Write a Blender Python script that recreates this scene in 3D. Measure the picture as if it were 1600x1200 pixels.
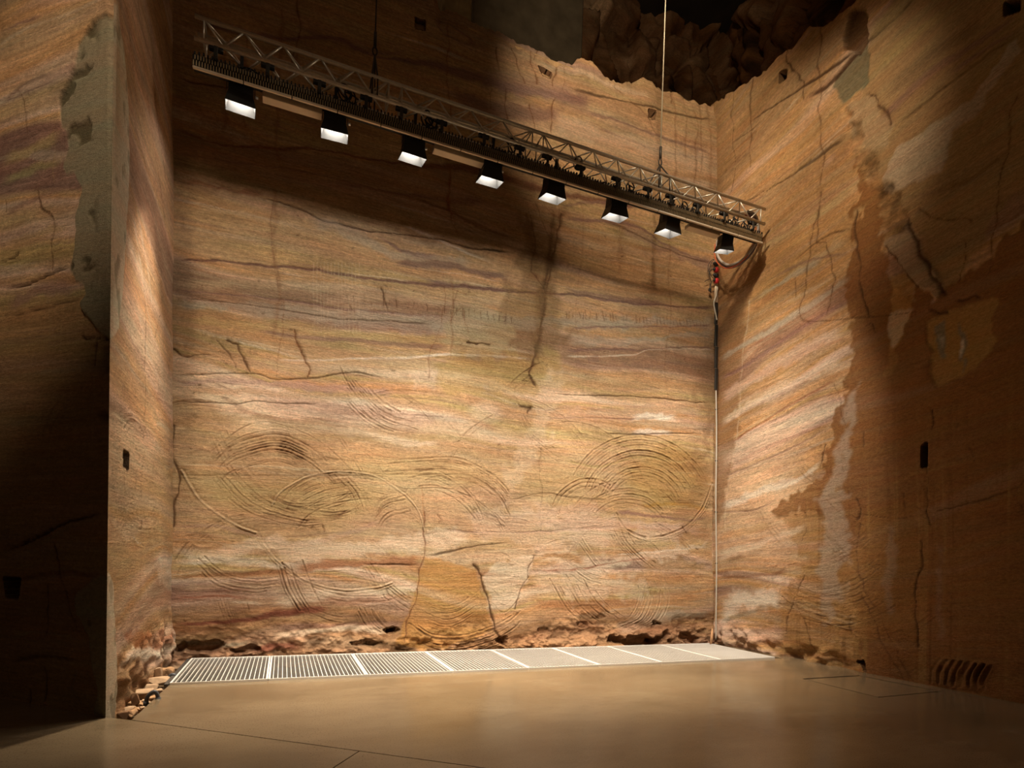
import bpy, bmesh, math, random
import numpy as np
from mathutils import Vector, Matrix, geometry

for o in list(bpy.data.objects):
    bpy.data.objects.remove(o, do_unlink=True)
SC = bpy.context.scene
C = SC.collection

# ------------------------------------------------------------------ camera
# level shift lens, slightly rolled; the room axes follow the back wall (x along it, y into it)
F, H0, EYE = 892.0, 875.5, 1.6
ROLL, YAW = math.atan(.033), math.atan(.4)
cam = bpy.data.cameras.new('camera')
cam.sensor_fit = 'HORIZONTAL'; cam.sensor_width = 36.0
cam.lens = 36.0*F/1600.0
cam.shift_y = (H0-600.0)/1600.0
cam.clip_start = .05; cam.clip_end = 200
camo = bpy.data.objects.new('camera', cam); C.objects.link(camo)
camo.matrix_world = (Matrix.Translation((0, 0, EYE)) @ Matrix.Rotation(-YAW, 4, 'Z')
                     @ Matrix.Rotation(math.pi/2, 4, 'X') @ Matrix.Rotation(ROLL, 4, 'Z'))
SC.camera = camo

# ------------------------------------------------------------------ world, exposure
w = bpy.data.worlds.new('world'); SC.world = w; w.use_nodes = True
bg = w.node_tree.nodes['Background']
bg.inputs[0].default_value = (1.0, .62, .33, 1); bg.inputs[1].default_value = .045
SC.view_settings.view_transform = 'Standard'; SC.view_settings.look = 'None'
SC.view_settings.gamma = 1.0; SC.view_settings.exposure = 0.12
SC.view_settings.use_curve_mapping = False

# ------------------------------------------------------------------ house lamps (unseen ceiling spots behind and above the viewer, plus added fills)
WARM = (1.0, .82, .60)
def spot(name, loc, target, watts, cone, blend, size=.12, col=WARM):
    l = bpy.data.lights.new(name, 'SPOT'); l.energy = watts; l.color = col
    l.spot_size = math.radians(cone); l.spot_blend = blend; l.shadow_soft_size = size
    o = bpy.data.objects.new(name, l); C.objects.link(o); o.location = loc
    o.rotation_euler = (Vector(target)-Vector(loc)).to_track_quat('-Z', 'Y').to_euler()
    return o
PALEW = (1.0, .885, .74)
HOUSE_FILL = [
    # location            aimed at            watts cone blend soft colour
    ((1.0, 2.2, 9.2),   (1.1, 9.5, 2.2),   3500, 41, .8, .45, PALEW),
    ((3.8, 2.2, 9.2),   (3.6, 9.5, 2.3),   3400, 42, .75, .45, PALEW),
    ((4.6, 3.0, 9.2),   (6.6, 9.5, 2.3),   3100, 41, .7, .45, PALEW),
    ((3.4, 5.6, 10.6),  (8.4, 8.4, 3.0),   2500, 33, .5, .1, PALEW),   # right hand wall
    ((2.4, 3.0, 12.5),  (6.2, 9.5, 9.8),   2900, 46, .8, .2, WARM),     # top of the back wall
    ((2.0, 4.0, 12.0),  (8.3, 7.5, 8.0),   2700, 36, .9, .2, WARM),     # top of the right hand wall
    ((-2.4, 1.2, 10.0), (-2.4, 7.0, 6.1),  1700, 36, .9, .2, WARM),      # near left wall, upper part
    ((2.6, 3.6, 9.6),   (7.5, 12.0, 14.0), 420, 50, .9, .2, WARM),      # added fill on the rough rock above the crest
    ((5.0, 4.6, 11.5),  (-1.6, 7.8, 6.8),  420, 22, .9, .2, WARM),      # added fill on the left side of the recess
]
for i, (l, t, wt, cn, bl, sz, cl) in enumerate(HOUSE_FILL):
    spot('house_fill_spot', l, t, wt, cn, bl, sz, cl)

# ------------------------------------------------------------------ pixel -> place helpers (the photograph taken as 1600 x 1200)
_c, _s = math.cos(ROLL), math.sin(ROLL)
_cy, _sy = math.cos(YAW), math.sin(YAW)
def ray(px, py):
    a = (px-800.0)/F; b = -(py-H0)/F
    x, y, z = a*_c-b*_s, 1.0, a*_s+b*_c
    return np.array([x*_cy+y*_sy, -x*_sy+y*_cy, z])
EYEP = np.array([0, 0, EYE])
def on_floor(px, py, z=0.0):
    r = ray(px, py); return EYEP + r*((z-EYE)/r[2])
def on_y(px, py, Y):
    r = ray(px, py); return EYEP + r*(Y/r[1])

# ------------------------------------------------------------------ generic helpers
def mat(name, col, rough=.6, metal=0.0, spec=.4, emit=None, estr=0.0, noise=None, bump=None):
    m = bpy.data.materials.new(name); m.use_nodes = True
    nt = m.node_tree; b = nt.nodes['Principled BSDF']
    b.inputs['Base Color'].default_value = (*col, 1); b.inputs['Roughness'].default_value = rough
    b.inputs['Metallic'].default_value = metal; b.inputs['Specular IOR Level'].default_value = spec
    if emit:
        b.inputs['Emission Color'].default_value = (*emit, 1); b.inputs['Emission Strength'].default_value = estr
    tc = nt.nodes.new('ShaderNodeTexCoord')
    if noise:
        sc, amt = noise
        n = nt.nodes.new('ShaderNodeTexNoise'); n.inputs['Scale'].default_value = sc; n.inputs['Detail'].default_value = 6
        nt.links.new(tc.outputs['Object'], n.inputs['Vector'])
        mp = nt.nodes.new('ShaderNodeMapRange'); mp.inputs[1].default_value = .3; mp.inputs[2].default_value = .7
        mp.inputs[3].default_value = 1-amt; mp.inputs[4].default_value = 1+amt
        nt.links.new(n.outputs['Fac'], mp.inputs[0])
        mx = nt.nodes.new('ShaderNodeMix'); mx.data_type = 'RGBA'; mx.blend_type = 'MULTIPLY'
        mx.inputs['Factor'].default_value = 1
        mx.inputs['A'].default_value = (*col, 1)
        nt.links.new(mp.outputs[0], mx.inputs['B']); nt.links.new(mx.outputs['Result'], b.inputs['Base Color'])
    if bump:
        sc, st, dist = bump
        n = nt.nodes.new('ShaderNodeTexNoise'); n.inputs['Scale'].default_value = sc; n.inputs['Detail'].default_value = 8
        nt.links.new(tc.outputs['Object'], n.inputs['Vector'])
        bp = nt.nodes.new('ShaderNodeBump'); bp.inputs['Strength'].default_value = st; bp.inputs['Distance'].default_value = dist
        nt.links.new(n.outputs['Fac'], bp.inputs['Height']); nt.links.new(bp.outputs[0], b.inputs['Normal'])
    return m

def tag(o, label=None, cat=None, group=None, kind=None):
    if label: o['label'] = label
    if cat: o['category'] = cat
    if group: o['group'] = group
    if kind: o['kind'] = kind
    return o
def link(name, me, m=None, parent=None, loc=None):
    o = bpy.data.objects.new(name, me); C.objects.link(o)
    if m and me and not me.materials: me.materials.append(m)
    if parent: o.parent = parent
    if loc is not None: o.location = loc
    return o
def empty(name, loc=(0, 0, 0)):
    o = bpy.data.objects.new(name, None); C.objects.link(o); o.location = loc; o.empty_display_size = .1
    return o
def mesh_of(bm, name, smooth=False):
    me = bpy.data.meshes.new(name); bm.to_mesh(me); bm.free()
    if smooth: me.shade_smooth()
    return me
def bm_box(bm, c, s, bevel=0.0):
    r = bmesh.ops.create_cube(bm, size=1.0, matrix=Matrix.Translation(c) @ Matrix.Diagonal((*s, 1)))
    if bevel:
        es = list({e for v in r['verts'] for e in v.link_edges})
        bmesh.ops.bevel(bm, geom=es, offset=bevel, segments=1, affect='EDGES')
def box(name, c, s, m, parent=None, bevel=.004, loc=None):
    bm = bmesh.new(); bm_box(bm, c, s, bevel)
    return link(name, mesh_of(bm, name), m, parent, loc)
def tube_mesh(pts, r, seg=8, name='tube', cap=True):
    """a round tube swept along points (parallel-transport frames)"""
    P = [Vector(p) for p in pts]; n = len(P)
    T = [(P[min(i+1, n-1)]-P[max(i-1, 0)]).normalized() for i in range(n)]
    a = Vector((0, 0, 1)) if abs(T[0].z) < .9 else Vector((1, 0, 0))
    u = T[0].cross(a).normalized()
    V, Fc = [], []
    rr = r if hasattr(r, '__len__') else [r]*n
    for i in range(n):
        u = (u - T[i]*u.dot(T[i])).normalized(); v = T[i].cross(u)
        for k in range(seg):
            t = 2*math.pi*k/seg
            V.append(P[i] + (u*math.cos(t)+v*math.sin(t))*rr[i])
    for i in range(n-1):
        for k in range(seg):
            k2 = (k+1) % seg
            Fc.append((i*seg+k, i*seg+k2, (i+1)*seg+k2, (i+1)*seg+k))
    if cap:
        Fc.append(tuple(range(seg-1, -1, -1))); Fc.append(tuple(range((n-1)*seg, n*seg)))
    me = bpy.data.meshes.new(name); me.from_pydata([tuple(v) for v in V], [], Fc); me.shade_smooth()
    return me
def spline(pts, per=8):
    """Catmull-Rom through points of any dimension"""
    P = np.array(pts, float); n = len(P)
    if n < 3: return P
    Q = np.vstack([2*P[0]-P[1], P, 2*P[-1]-P[-2]]); out = []
    for i in range(1, n):
        p0, p1, p2, p3 = Q[i-1], Q[i], Q[i+1], Q[i+2]
        for t in np.linspace(0, 1, per, endpoint=False):
            out.append(.5*((2*p1)+(-p0+p2)*t+(2*p0-5*p1+4*p2-p3)*t*t+(-p0+3*p1-3*p2+p3)*t**3))
    out.append(P[-1]); return np.array(out)
def rod(name, a, b, r, m, parent, cache={}):
    """a straight round bar; bars of one radius and length share a mesh"""
    a, b = Vector(a), Vector(b); L = round((b-a).length, 4); k = (round(r, 4), L, m.name)
    if k not in cache:
        cache[k] = tube_mesh([(0, 0, 0), (0, 0, L)], r, 8, name); cache[k].materials.append(m)
    o = link(name, cache[k], None, parent); o.location = a
    o.rotation_euler = (b-a).to_track_quat('Z', 'Y').to_euler(); return o

# ------------------------------------------------------------------ rock: noise fields, strata, cracks and saw marks on dense grids
class Field:
    """band-limited random field, periodic over L x L metres; lx, lz are its correlation lengths"""
    def __init__(s, seed, lx, lz, beta=2.2, L=12.0, n=1024):
        rng = np.random.default_rng(seed)
        k = np.fft.fftfreq(n, L/n)*2*np.pi
        KX, KZ = np.meshgrid(k, k)
        A = (1+(KX*lx)**2+(KZ*lz)**2)**(-beta/2)
        A[0, 0] = 0
        f = np.fft.ifft2(np.fft.fft2(rng.standard_normal((n, n)))*A).real
        s.f = ((f-f.mean())/f.std()).astype(np.float32); s.L = L; s.n = n
    def __call__(s, U, Z):
        n = s.n
        x = (U/s.L*n) % n; z = (Z/s.L*n) % n
        i = np.floor(x).astype(np.int32) % n; j = np.floor(z).astype(np.int32) % n
        fx = (x-np.floor(x)).astype(np.float32); fz = (z-np.floor(z)).astype(np.float32)
        i2 = (i+1) % n; j2 = (j+1) % n
        return ((s.f[j, i]*(1-fx)+s.f[j, i2]*fx)*(1-fz)+(s.f[j2, i]*(1-fx)+s.f[j2, i2]*fx)*fz)
def sstep(a, b, x):
    t = np.clip((x-a)/(b-a), 0, 1); return t*t*(3-2*t)

FD = dict(
    big=Field(1, 1.6, .9, 3.0), mid=Field(2, .45, .22, 2.6), lump=Field(3, .16, .09, 2.6),
    grain=Field(4, .02, .02, 1.6), thick=Field(5, 2.6, .16, 2.6), thin=Field(6, 1.3, .022, 1.8),
    hair=Field(7, .5, .012, 1.5), warp=Field(8, .9, .5, 3.0), edge=Field(9, .07, .07, 2.2),
    vert=Field(10, .03, .9, 1.9), saw=Field(11, .3, .016, 1.6), spot=Field(12, .05, .05, 2.4))

K = dict(TAN=(.55, .36, .205), ORG=(.57, .325, .15), GOLD=(.52, .30, .125), CRM=(.76, .61, .45), PNK=(.65, .45, .335),
         MAU=(.29, .165, .125), YEL=(.50, .37, .165), RED=(.30, .10, .05), GRY=(.48, .40, .30), DK=(.085, .04, .018),
         BRN=(.30, .165, .08), PAT=(.25, .11, .035), CEM=(.20, .17, .11), CEL=(.50, .43, .32), WHT=(.85, .75, .61),
         GRN=(.22, .21, .15), SEAM=(.68, .52, .34), STN=(.20, .12, .05))
K = {k: np.array(v, np.float32) for k, v in K.items()}

class Wall:
    def __init__(s, O, du, dv, out, us, ztop, nz, z0=-.15, pw=1.0):
        """O origin, du unit run, dv rise per metre of height, out = normal towards the room"""
        s.O, s.du, s.dv, s.n = [np.array(v, float) for v in (O, du, dv, out)]
        us = np.asarray(us, float); s.nu, s.nz = len(us), nz
        zt = ztop(us) if callable(ztop) else np.full_like(us, ztop)
        t = (np.linspace(0, 1, nz)**pw)[:, None]
        s.U = np.repeat(us[None, :], nz, 0).astype(np.float32)
        s.Z = (z0+(zt[None, :]-z0)*t).astype(np.float32)
        s.dis = np.zeros_like(s.U); s.col = np.zeros((nz, s.nu, 3), np.float32)
        s.skew = False; s.bed = np.ones_like(s.U); s.prep()
    def prep(s):
        s.ew = FD['edge'](s.U, s.Z); s.wp = FD['warp'](s.U, s.Z); s.m3 = FD['mid'](s.U+1.7, s.Z*.3); s.sp = FD['spot'](s.U, s.Z); s.ew2 = FD['edge'](s.U+2.3, s.Z+1.1)
    def uv(s, p):
        r = ray(*p); M = np.stack([s.du, s.dv, -r], 1)
        a = np.linalg.solve(M, EYEP-s.O); return a[0], a[1], a[2]/F      # u, z, metres per pixel
    def paint(s, m, col, a=1.0, w=Ellipsis):
        c = K[col] if isinstance(col, str) else np.array(col, np.float32)
        m = np.clip(m*a, 0, 1)[..., None]; v = s.col[w]; v += (c-v)*m
    def win(s, u0, u1, z0, z1):
        """index window covering a rectangle of the wall"""
        c0, c1 = np.searchsorted(s.U[0], [u0, u1]); c0 = max(c0-1, 0); c1 = min(c1+1, s.nu)
        if s.skew: c0, c1 = 0, s.nu
        if c1-c0 < 2: return None
        lo = s.Z[:, c0:c1].min(1); hi = s.Z[:, c0:c1].max(1)
        r0 = np.searchsorted(hi, z0); r1 = np.searchsorted(lo, z1)
        r0 = max(r0-1, 0); r1 = min(r1+1, s.nz)
        if r1-r0 < 2: return None
        return (slice(r0, r1), slice(c0, c1))
    def strata(s, ramp, dip=0.0, warp=.12, thin=.16, thick=.5, cross=0.0):
        """layered sandstone: a palette looked up by slow bands, then laminae"""
        Zs = s.Z - dip*s.U + warp*s.wp
        th = FD['thick'](s.U, Zs)
        xs = np.linspace(-2, 2, len(ramp)); R = np.array([K[r] for r in ramp])
        for k in range(3): s.col[..., k] = np.interp(th*thick*2, xs, R[:, k])
        zc = Zs + cross*s.U*(FD['big'](s.U, s.Z*.6) > .1)
        f1 = FD['thin'](s.U, zc); f2 = FD['hair'](s.U, zc)
        s.lam = f1
        s.col *= (1+thin*(f1*.55+f2*.4))[..., None]
        s.paint(sstep(1.3, 2.2, f1), 'MAU', .55); s.paint(sstep(1.4, 2.3, -f1), 'CRM', .35)
    def relief(s, big=.05, mid=.018, lump=.006, lam=.004, saw=.003):
        s.dis += big*FD['big'](s.U, s.Z)+mid*FD['mid'](s.U, s.Z)+lump*FD['lump'](s.U, s.Z)
        s.dis += lam*s.lam+saw*FD['saw'](s.U, s.Z)
        s.col *= (1+.06*FD['mid'](s.U+3, s.Z)+.05*FD['grain'](s.U, s.Z)+.05*FD['lump'](s.U+5, s.Z))[..., None]
    def band(s, pts, th, col, a=.7, soft=.6, rough=.35, cut=0.0, fade=.25):
        """a layer following points (pixels), th pixels thick"""
        q = np.array([s.uv(p) for p in pts]); q = q[np.argsort(q[:, 0])]
        return s.layer(spline(q, 6), th, col, min(a*1.25, .95), soft, rough, cut*.6, fade)
    def streak(s, u, z, L, dip, th, col, a, cut=0.0):
        """a short lens or lamina in wall metres"""
        k = np.linspace(-.5, .5, 7); q = np.stack([u+k*L, z+dip*k*L-.06*L*k*k, np.full(7, 1.0)], 1)
        return s.layer(q, th, col, a, .6, .5, cut, L*.4)
    def layer(s, sp, th, col, a, soft, rough, cut, fade):
        sp = sp[np.argsort(sp[:, 0])]; hm = th*sp[:, 2].max()*1.6+.10
        w = s.win(sp[0, 0]-.02, sp[-1, 0]+.02, sp[:, 1].min()-hm, sp[:, 1].max()+hm)
        if w is None: return
        U, Z = s.U[w], s.Z[w]
        zc = np.interp(U, sp[:, 0], sp[:, 1]); h = np.interp(U, sp[:, 0], sp[:, 2])*th*.5
        d = np.abs(Z-zc+.25*h*s.ew[w]+.015*s.wp[w]+.004*s.ew2[w])/(h*(1+rough*s.m3[w]).clip(.2))
        m = 1-sstep(1-soft, 1+soft, d)
        u0, u1 = sp[0, 0], sp[-1, 0]
        m = m*sstep(u0-.01, u0+fade, U)*(1-sstep(u1-fade, u1+.01, U))
        s.paint(m, col, a, w)
        if cut: s.dis[w] -= cut*m
    def dist(s, q, reach):
        """signed distance to a polyline of (u,z), inside a window"""
        q = np.asarray(q)
        w = s.win(q[:, 0].min()-reach, q[:, 0].max()+reach, q[:, 1].min()-reach, q[:, 1].max()+reach)
        if w is None: return None, None
        U, Z = s.U[w], s.Z[w]; D = np.full(U.shape, 9.0, np.float32)
        for (a, b) in zip(q[:-1], q[1:]):
            if not s.skew:
                c0, c1 = np.searchsorted(U[0], [min(a[0], b[0])-reach, max(a[0], b[0])+reach])
            else: c0, c1 = 0, U.shape[1]
            if c1 <= c0: continue
            zl, zh = Z[:, c0:c1].min(1), Z[:, c0:c1].max(1)
            r0 = np.searchsorted(zh, min(a[1], b[1])-reach); r1 = np.searchsorted(zl, max(a[1], b[1])+reach)
            if r1 <= r0: continue
            X = U[r0:r1, c0:c1]-a[0]; Y = Z[r0:r1, c0:c1]-a[1]
            dx, dy = b[0]-a[0], b[1]-a[1]; L2 = dx*dx+dy*dy+1e-9
            t = np.clip((X*dx+Y*dy)/L2, 0, 1)
            ex, ey = X-t*dx, Y-t*dy; d = np.sqrt(ex*ex+ey*ey)*np.sign(dx*Y-dy*X+1e-12)
            V = D[r0:r1, c0:c1]; k = np.abs(d) < np.abs(V); V[k] = d[k]
        return D, w
    def crack(s, pts, w=2.0, col='DK', a=.9, depth=.03, jag=1.0, smooth=False, taper=True):
        q = np.array([s.uv(p) for p in pts]); mp = q[:, 2].mean(); rng = np.random.default_rng(int(pts[0][0]*13+pts[0][1]*7))
        if smooth: q = spline(q, 6)
        q = q[:, :2]
        for lev in range(3):                        # broken, forking course
            n = []
            for p0, p1 in zip(q[:-1], q[1:]):
                L = np.hypot(*(p1-p0)); m = (p0+p1)/2
                if L > .03: m = m+np.array([-(p1-p0)[1], (p1-p0)[0]])*rng.uniform(-.10, .10)*jag
                n += [p0, m]
            q = np.array(n+[q[-1]])
        ww = max(w*.36*mp, .0052)
        D, W = s.dist(q, ww*5+.02)
        if W is None: return
        D = np.abs(D+.004*jag*s.ew[W])
        ww2 = ww*(.45+.75*np.clip(s.sp[W]*.6+.6, 0, 1.5)) if taper else ww
        m = np.exp(-(D/ww2)**2); s.paint(m, col, a, W); s.dis[W] -= depth*.34*m
        if depth > .01: s.paint(np.exp(-(D/(ww2*4))**2), (.24, .115, .05), a*.16, W)
    def groove(s, q, w, depth, lip=.6, light=.0, a=.0):
        w = max(w*.62, .0085); depth = depth*.8
        D, W = s.dist(q[:, :2], w*4)
        if W is None: return
        D = D+.003*s.ew[W]; k = .35+.65*np.clip(s.sp[W]*.7+.7, 0, 1.4)
        g = np.exp(-(D/w)**2)*k; s.dis[W] -= depth*g
        l = np.exp(-((np.abs(D)-1.8*w)/w)**2)*(np.abs(D) < w*4)*k; s.dis[W] += lip*depth*l
        if light: s.paint(np.exp(-(D/(1.4*w))**2), 'SEAM' if light > 0 else 'MAU', abs(light)*.7, W)
        elif depth > .002: s.paint(np.exp(-((D-.5*w)/(.9*w))**2)*k, (.25, .14, .07), min(.5, depth*62), W)
    def saw(s, pts, n=1, step=9, depth=.010, w=1.6, light=.0, jit=.35, seed=0, dirn=(0, 1)):
        """n saw marks beside each other along a spline of pixels"""
        rng = random.Random(seed+len(pts)*7+int(pts[0][0]))
        for k in range(n*2 if n > 2 else n):
            o = (k*.5 if n > 2 else k)*step*(1+rng.uniform(-jit, jit))
            P = [(x+dirn[0]*o, y+dirn[1]*o) for x, y in pts]
            a, b = rng.uniform(0, .3), 1-rng.uniform(0, .3)
            if n == 1: a, b = 0, 1
            q = spline(np.array([s.uv(p) for p in P]), 8); N = len(q); q = q[int(a*N):max(int(b*N), 3)]
            s.groove(q, max(w*q[:, 2].mean()*rng.uniform(.7, 1.2), .010), depth*rng.uniform(.4, 1.3), light=light)
    def circ(s, c, radii, a0, a1, depth=.008, w=1.5, light=.0, sx=1.0):
        u, z, mp = s.uv(c)
        for i, r in enumerate(radii):
            t = np.radians(np.linspace(a0+(i*37 % 9), a1-(i*53 % 11), 34))
            q = np.stack([u+r*mp*sx*np.cos(t), z+r*mp*np.sin(t)], 1)
            s.groove(q, max(w*mp, .012), 1.5*depth*(.7+.3*(i % 3)), light=light)
    def poly(s, pts, col=None, a=.8, soft=3.0, jag=3.0, lift=0.0):
        q = np.array([s.uv(p) for p in pts]); mp = q[:, 2].mean()
        x = s.U+jag*mp*s.ew; z = s.Z+jag*mp*s.ew2
        ins = np.zeros(s.U.shape, bool); n = len(q)
        for i in range(n):
            a0, b0 = q[i], q[(i+1) % n]
            if abs(a0[1]-b0[1]) < 1e-9: continue
            cr = (a0[1] > z) != (b0[1] > z)
            ins ^= cr & (x < (b0[0]-a0[0])*(z-a0[1])/(b0[1]-a0[1])+a0[0])
        m = ins.astype(np.float32)
        if soft:
            for _ in range(int(soft)):
                m[1:-1] = (m[:-2]+2*m[1:-1]+m[2:])*.25; m[:, 1:-1] = (m[:, :-2]+2*m[:, 1:-1]+m[:, 2:])*.25
        if col is not None: s.paint(m, col, a)
        if lift: s.dis += lift*m
        return m
    def hole(s, pts, depth=.3):
        m = s.poly(pts, None, soft=0, jag=0); s.dis -= depth*1.5*m; k = m.copy(); k[1:] = np.maximum(k[1:], m[:-1]); k[:-1] = np.maximum(k[:-1], m[1:]); k[:, 1:] = np.maximum(k[:, 1:], m[:, :-1]); k[:, :-1] = np.maximum(k[:, :-1], m[:, 1:])
        s.paint(k, 'DK', .85); s.bed[k > .5] = 0; return m  # unlit dark of the hole painted into its colour
    def build(s, name, m, edge_shift=None):
        s.col = np.clip(s.col, .01, .9)
        P = s.O+s.U[..., None]*s.du+s.Z[..., None]*s.dv+s.dis[..., None]*s.n
        if edge_shift is not None: P = edge_shift(P, s)
        V = P.reshape(-1, 3).astype(np.float32); nu, nz = s.nu, s.nz
        i = np.arange(nz-1)[:, None]*nu+np.arange(nu-1)[None, :]
        Q = np.stack([i, i+1, i+nu+1, i+nu], -1).reshape(-1, 4)
        nrm = np.cross(s.du, s.dv)
        if nrm @ s.n < 0: Q = Q[:, ::-1]
        me = bpy.data.meshes.new(name); me.vertices.add(len(V)); me.vertices.foreach_set('co', V.ravel())
        me.loops.add(Q.size); me.loops.foreach_set('vertex_index', Q.ravel().astype(np.int32))
        me.polygons.add(len(Q)); me.polygons.foreach_set('loop_start', np.arange(0, Q.size, 4, dtype=np.int32))
        me.update(calc_edges=True)
        at = me.attributes.new('rock_colour', 'FLOAT_COLOR', 'POINT')
        ca = np.ones((len(V), 4), np.float32); ca[:, :3] = s.col.reshape(-1, 3); ca[:, 3] = s.bed.ravel(); at.data.foreach_set('color', ca.ravel())
        me.shade_smooth(); o = link(name, me, m); return o

def rock_material(name='sandstone', rot=(0, 0, 0), bump=.95, lam=.22):
    m = bpy.data.materials.new(name); m.use_nodes = True; nt = m.node_tree; N, L = nt.nodes, nt.links
    b = N['Principled BSDF']; b.inputs['Roughness'].default_value = .92; b.inputs['Specular IOR Level'].default_value = .12
    at = N.new('ShaderNodeAttribute'); at.attribute_name = 'rock_colour'
    tc = N.new('ShaderNodeTexCoord')
    rm = N.new('ShaderNodeMapping'); rm.inputs['Rotation'].default_value = rot; L.new(tc.outputs['Object'], rm.inputs['Vector'])
    def noise(vec, sc, det, ro, scale3=None, dist=0.0):
        if scale3:
            mp = N.new('ShaderNodeMapping'); mp.inputs['Scale'].default_value = scale3; L.new(vec, mp.inputs['Vector']); vec = mp.outputs[0]
        n = N.new('ShaderNodeTexNoise'); n.inputs['Scale'].default_value = sc; n.inputs['Detail'].default_value = det
        n.inputs['Roughness'].default_value = ro; n.inputs['Distortion'].default_value = dist
        L.new(vec, n.inputs['Vector']); return n.outputs['Fac']
    def rng(v, a, b_, c, d):
        r = N.new('ShaderNodeMapRange'); r.inputs[1].default_value = a; r.inputs[2].default_value = b_; r.inputs[3].default_value = c; r.inputs[4].default_value = d
        L.new(v, r.inputs[0]); return r.outputs[0]
    def math_(op, a, b_):
        x = N.new('ShaderNodeMath'); x.operation = op
        for i, v in enumerate((a, b_)):
            if isinstance(v, (int, float)): x.inputs[i].default_value = v
            else: L.new(v, x.inputs[i])
        return x.outputs[0]
    V = rm.outputs[0]
    lamn = noise(V, 1.0, 9, .62, (1.6, 1.6, 34), .35)               # bedding laminae
    lin = noise(V, 1.0, 6, .6, (2.6, 2.6, 60), .6)                   # hairline partings
    chip = noise(V, 20, 10, .78, (1, 1, 2.2))                        # broken surface
    grain = noise(tc.outputs['Object'], 140, 2, .5)
    hue = noise(V, 1.0, 6, .6, (.9, .9, 7))
    bed = at.outputs['Alpha']
    c = math_('ADD', math_('MULTIPLY', math_('SUBTRACT', rng(lamn, .3, .7, 1-lam, 1+lam), 1.0), bed), 1.0)
    c = math_('MULTIPLY', c, rng(chip, .30, .70, .64, 1.30))
    c = math_('MULTIPLY', c, rng(grain, .3, .7, .80, 1.18))
    part = rng(math_('ABSOLUTE', math_('SUBTRACT', lin, .5), 0), 0.0, .012, .62, 1.0)
    part = math_('SUBTRACT', 1.0, math_('MULTIPLY', math_('SUBTRACT', 1.0, part), bed))
    c = math_('MULTIPLY', c, part)
    mx = N.new('ShaderNodeMix'); mx.data_type = 'RGBA'; mx.blend_type = 'MULTIPLY'; mx.inputs['Factor'].default_value = 1
    L.new(at.outputs['Color'], mx.inputs['A']); L.new(c, mx.inputs['B'])
    ht = N.new('ShaderNodeValToRGB'); e = ht.color_ramp.elements
    e[0].position = .32; e[0].color = (1.06, .93, .88, 1); e[1].position = .68; e[1].color = (.97, 1.03, 1.02, 1)
    L.new(hue, ht.inputs[0])
    m2 = N.new('ShaderNodeMix'); m2.data_type = 'RGBA'; m2.blend_type = 'MULTIPLY'; m2.inputs['Factor'].default_value = 1
    L.new(mx.outputs['Result'], m2.inputs['A']); L.new(ht.outputs[0], m2.inputs['B']); L.new(m2.outputs['Result'], b.inputs['Base Color'])
    h = math_('ADD', math_('MULTIPLY', math_('MULTIPLY', lamn, bed), .42), math_('ADD', math_('MULTIPLY', math_('MULTIPLY', chip, math_('ADD', math_('MULTIPLY', bed, .75), .25)), 1.15), math_('ADD', math_('MULTIPLY', grain, .2), math_('MULTIPLY', part, .22))))
    bp = N.new('ShaderNodeBump'); bp.inputs['Strength'].default_value = bump; bp.inputs['Distance'].default_value = .05
    L.new(h, bp.inputs['Height']); L.new(bp.outputs[0], b.inputs['Normal'])
    return m
ROCK = rock_material()
ROCKR = rock_material('sandstone_dipping', rot=(math.radians(8), 0, 0))
ROCKD = rock_material('sandstone_rough', bump=.7, lam=.12)

# ================================================================== wall_back
def top_line(wall, pts):
    q = np.array([wall.uv(p) for p in pts])
    return q[:, 0], q[:, 1]
proto = Wall((0, 9.5, 0), (1, 0, 0), (0, 0, 1), (0, -1, 0), [0, 1], 1, 2)
tu, tz = top_line(proto, [(690, 4), (742, 24), (800, 42), (840, 62), (880, 80), (930, 96), (960, 115), (1010, 122), (1055, 135), (1080, 148), (1118, 166)])
def back_top(u):
    z = np.interp(u, tu, tz)
    z = np.where(u < tu[0], tz[0]+np.minimum((tu[0]-u)*3, .5), z)
    return z+.05*FD['lump'](u, u*0+2.)+.03*FD['edge'](u, u*0+1.)
us = np.linspace(-1.80, 8.55, 930)
B = Wall((0, 9.5, 0), (1, 0, 0), (0, 0, 1), (0, -1, 0), us, back_top, 960, z0=-.25, pw=1.18)
B.strata(['MAU', 'PNK', 'TAN', 'ORG', 'TAN', 'YEL', 'TAN', 'CRM', 'PNK'], dip=-.01, thin=.13, thick=.5, cross=.10)
# slow colour zones
zz = B.Z+.12*B.wp
B.paint(sstep(7.4, 8.8, zz), (.57, .35, .18), .7)
B.paint(sstep(4.2, 5.2, zz)*(1-sstep(7.2, 8.2, zz)), (.50, .32, .16), .45)
B.paint(sstep(1.4, 2.0, zz)*(1-sstep(3.4, 4.2, zz)), (.55, .375, .21), .72)
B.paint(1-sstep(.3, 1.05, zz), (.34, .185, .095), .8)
B.relief(.025, .004, .0016, .0006, .0008)
B.dis += .0014*FD['edge'](B.U, B.Z*1.6)+.0010*FD['spot'](B.U, B.Z*1.8)
rng = random.Random(77)
for _ in range(330):            # countless lesser laminae and lenses
    z_ = rng.uniform(.5, 11); up = z_ > 4.6
    if (1.5 < z_ < 4.0 and rng.random() < .65) or (z_ > 8 and rng.random() < .5): continue
    B.streak(rng.uniform(-1.6, 8.4), z_, rng.uniform(.5, 3.2), rng.gauss(-.03 if up else .03, .07), rng.choice([.008, .012, .018, .03, .05]),
             rng.choice(['MAU', 'MAU', 'BRN', 'CRM', 'PNK', 'GRY', 'YEL', 'RED', 'ORG', 'WHT']), rng.uniform(.2, .5))
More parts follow.
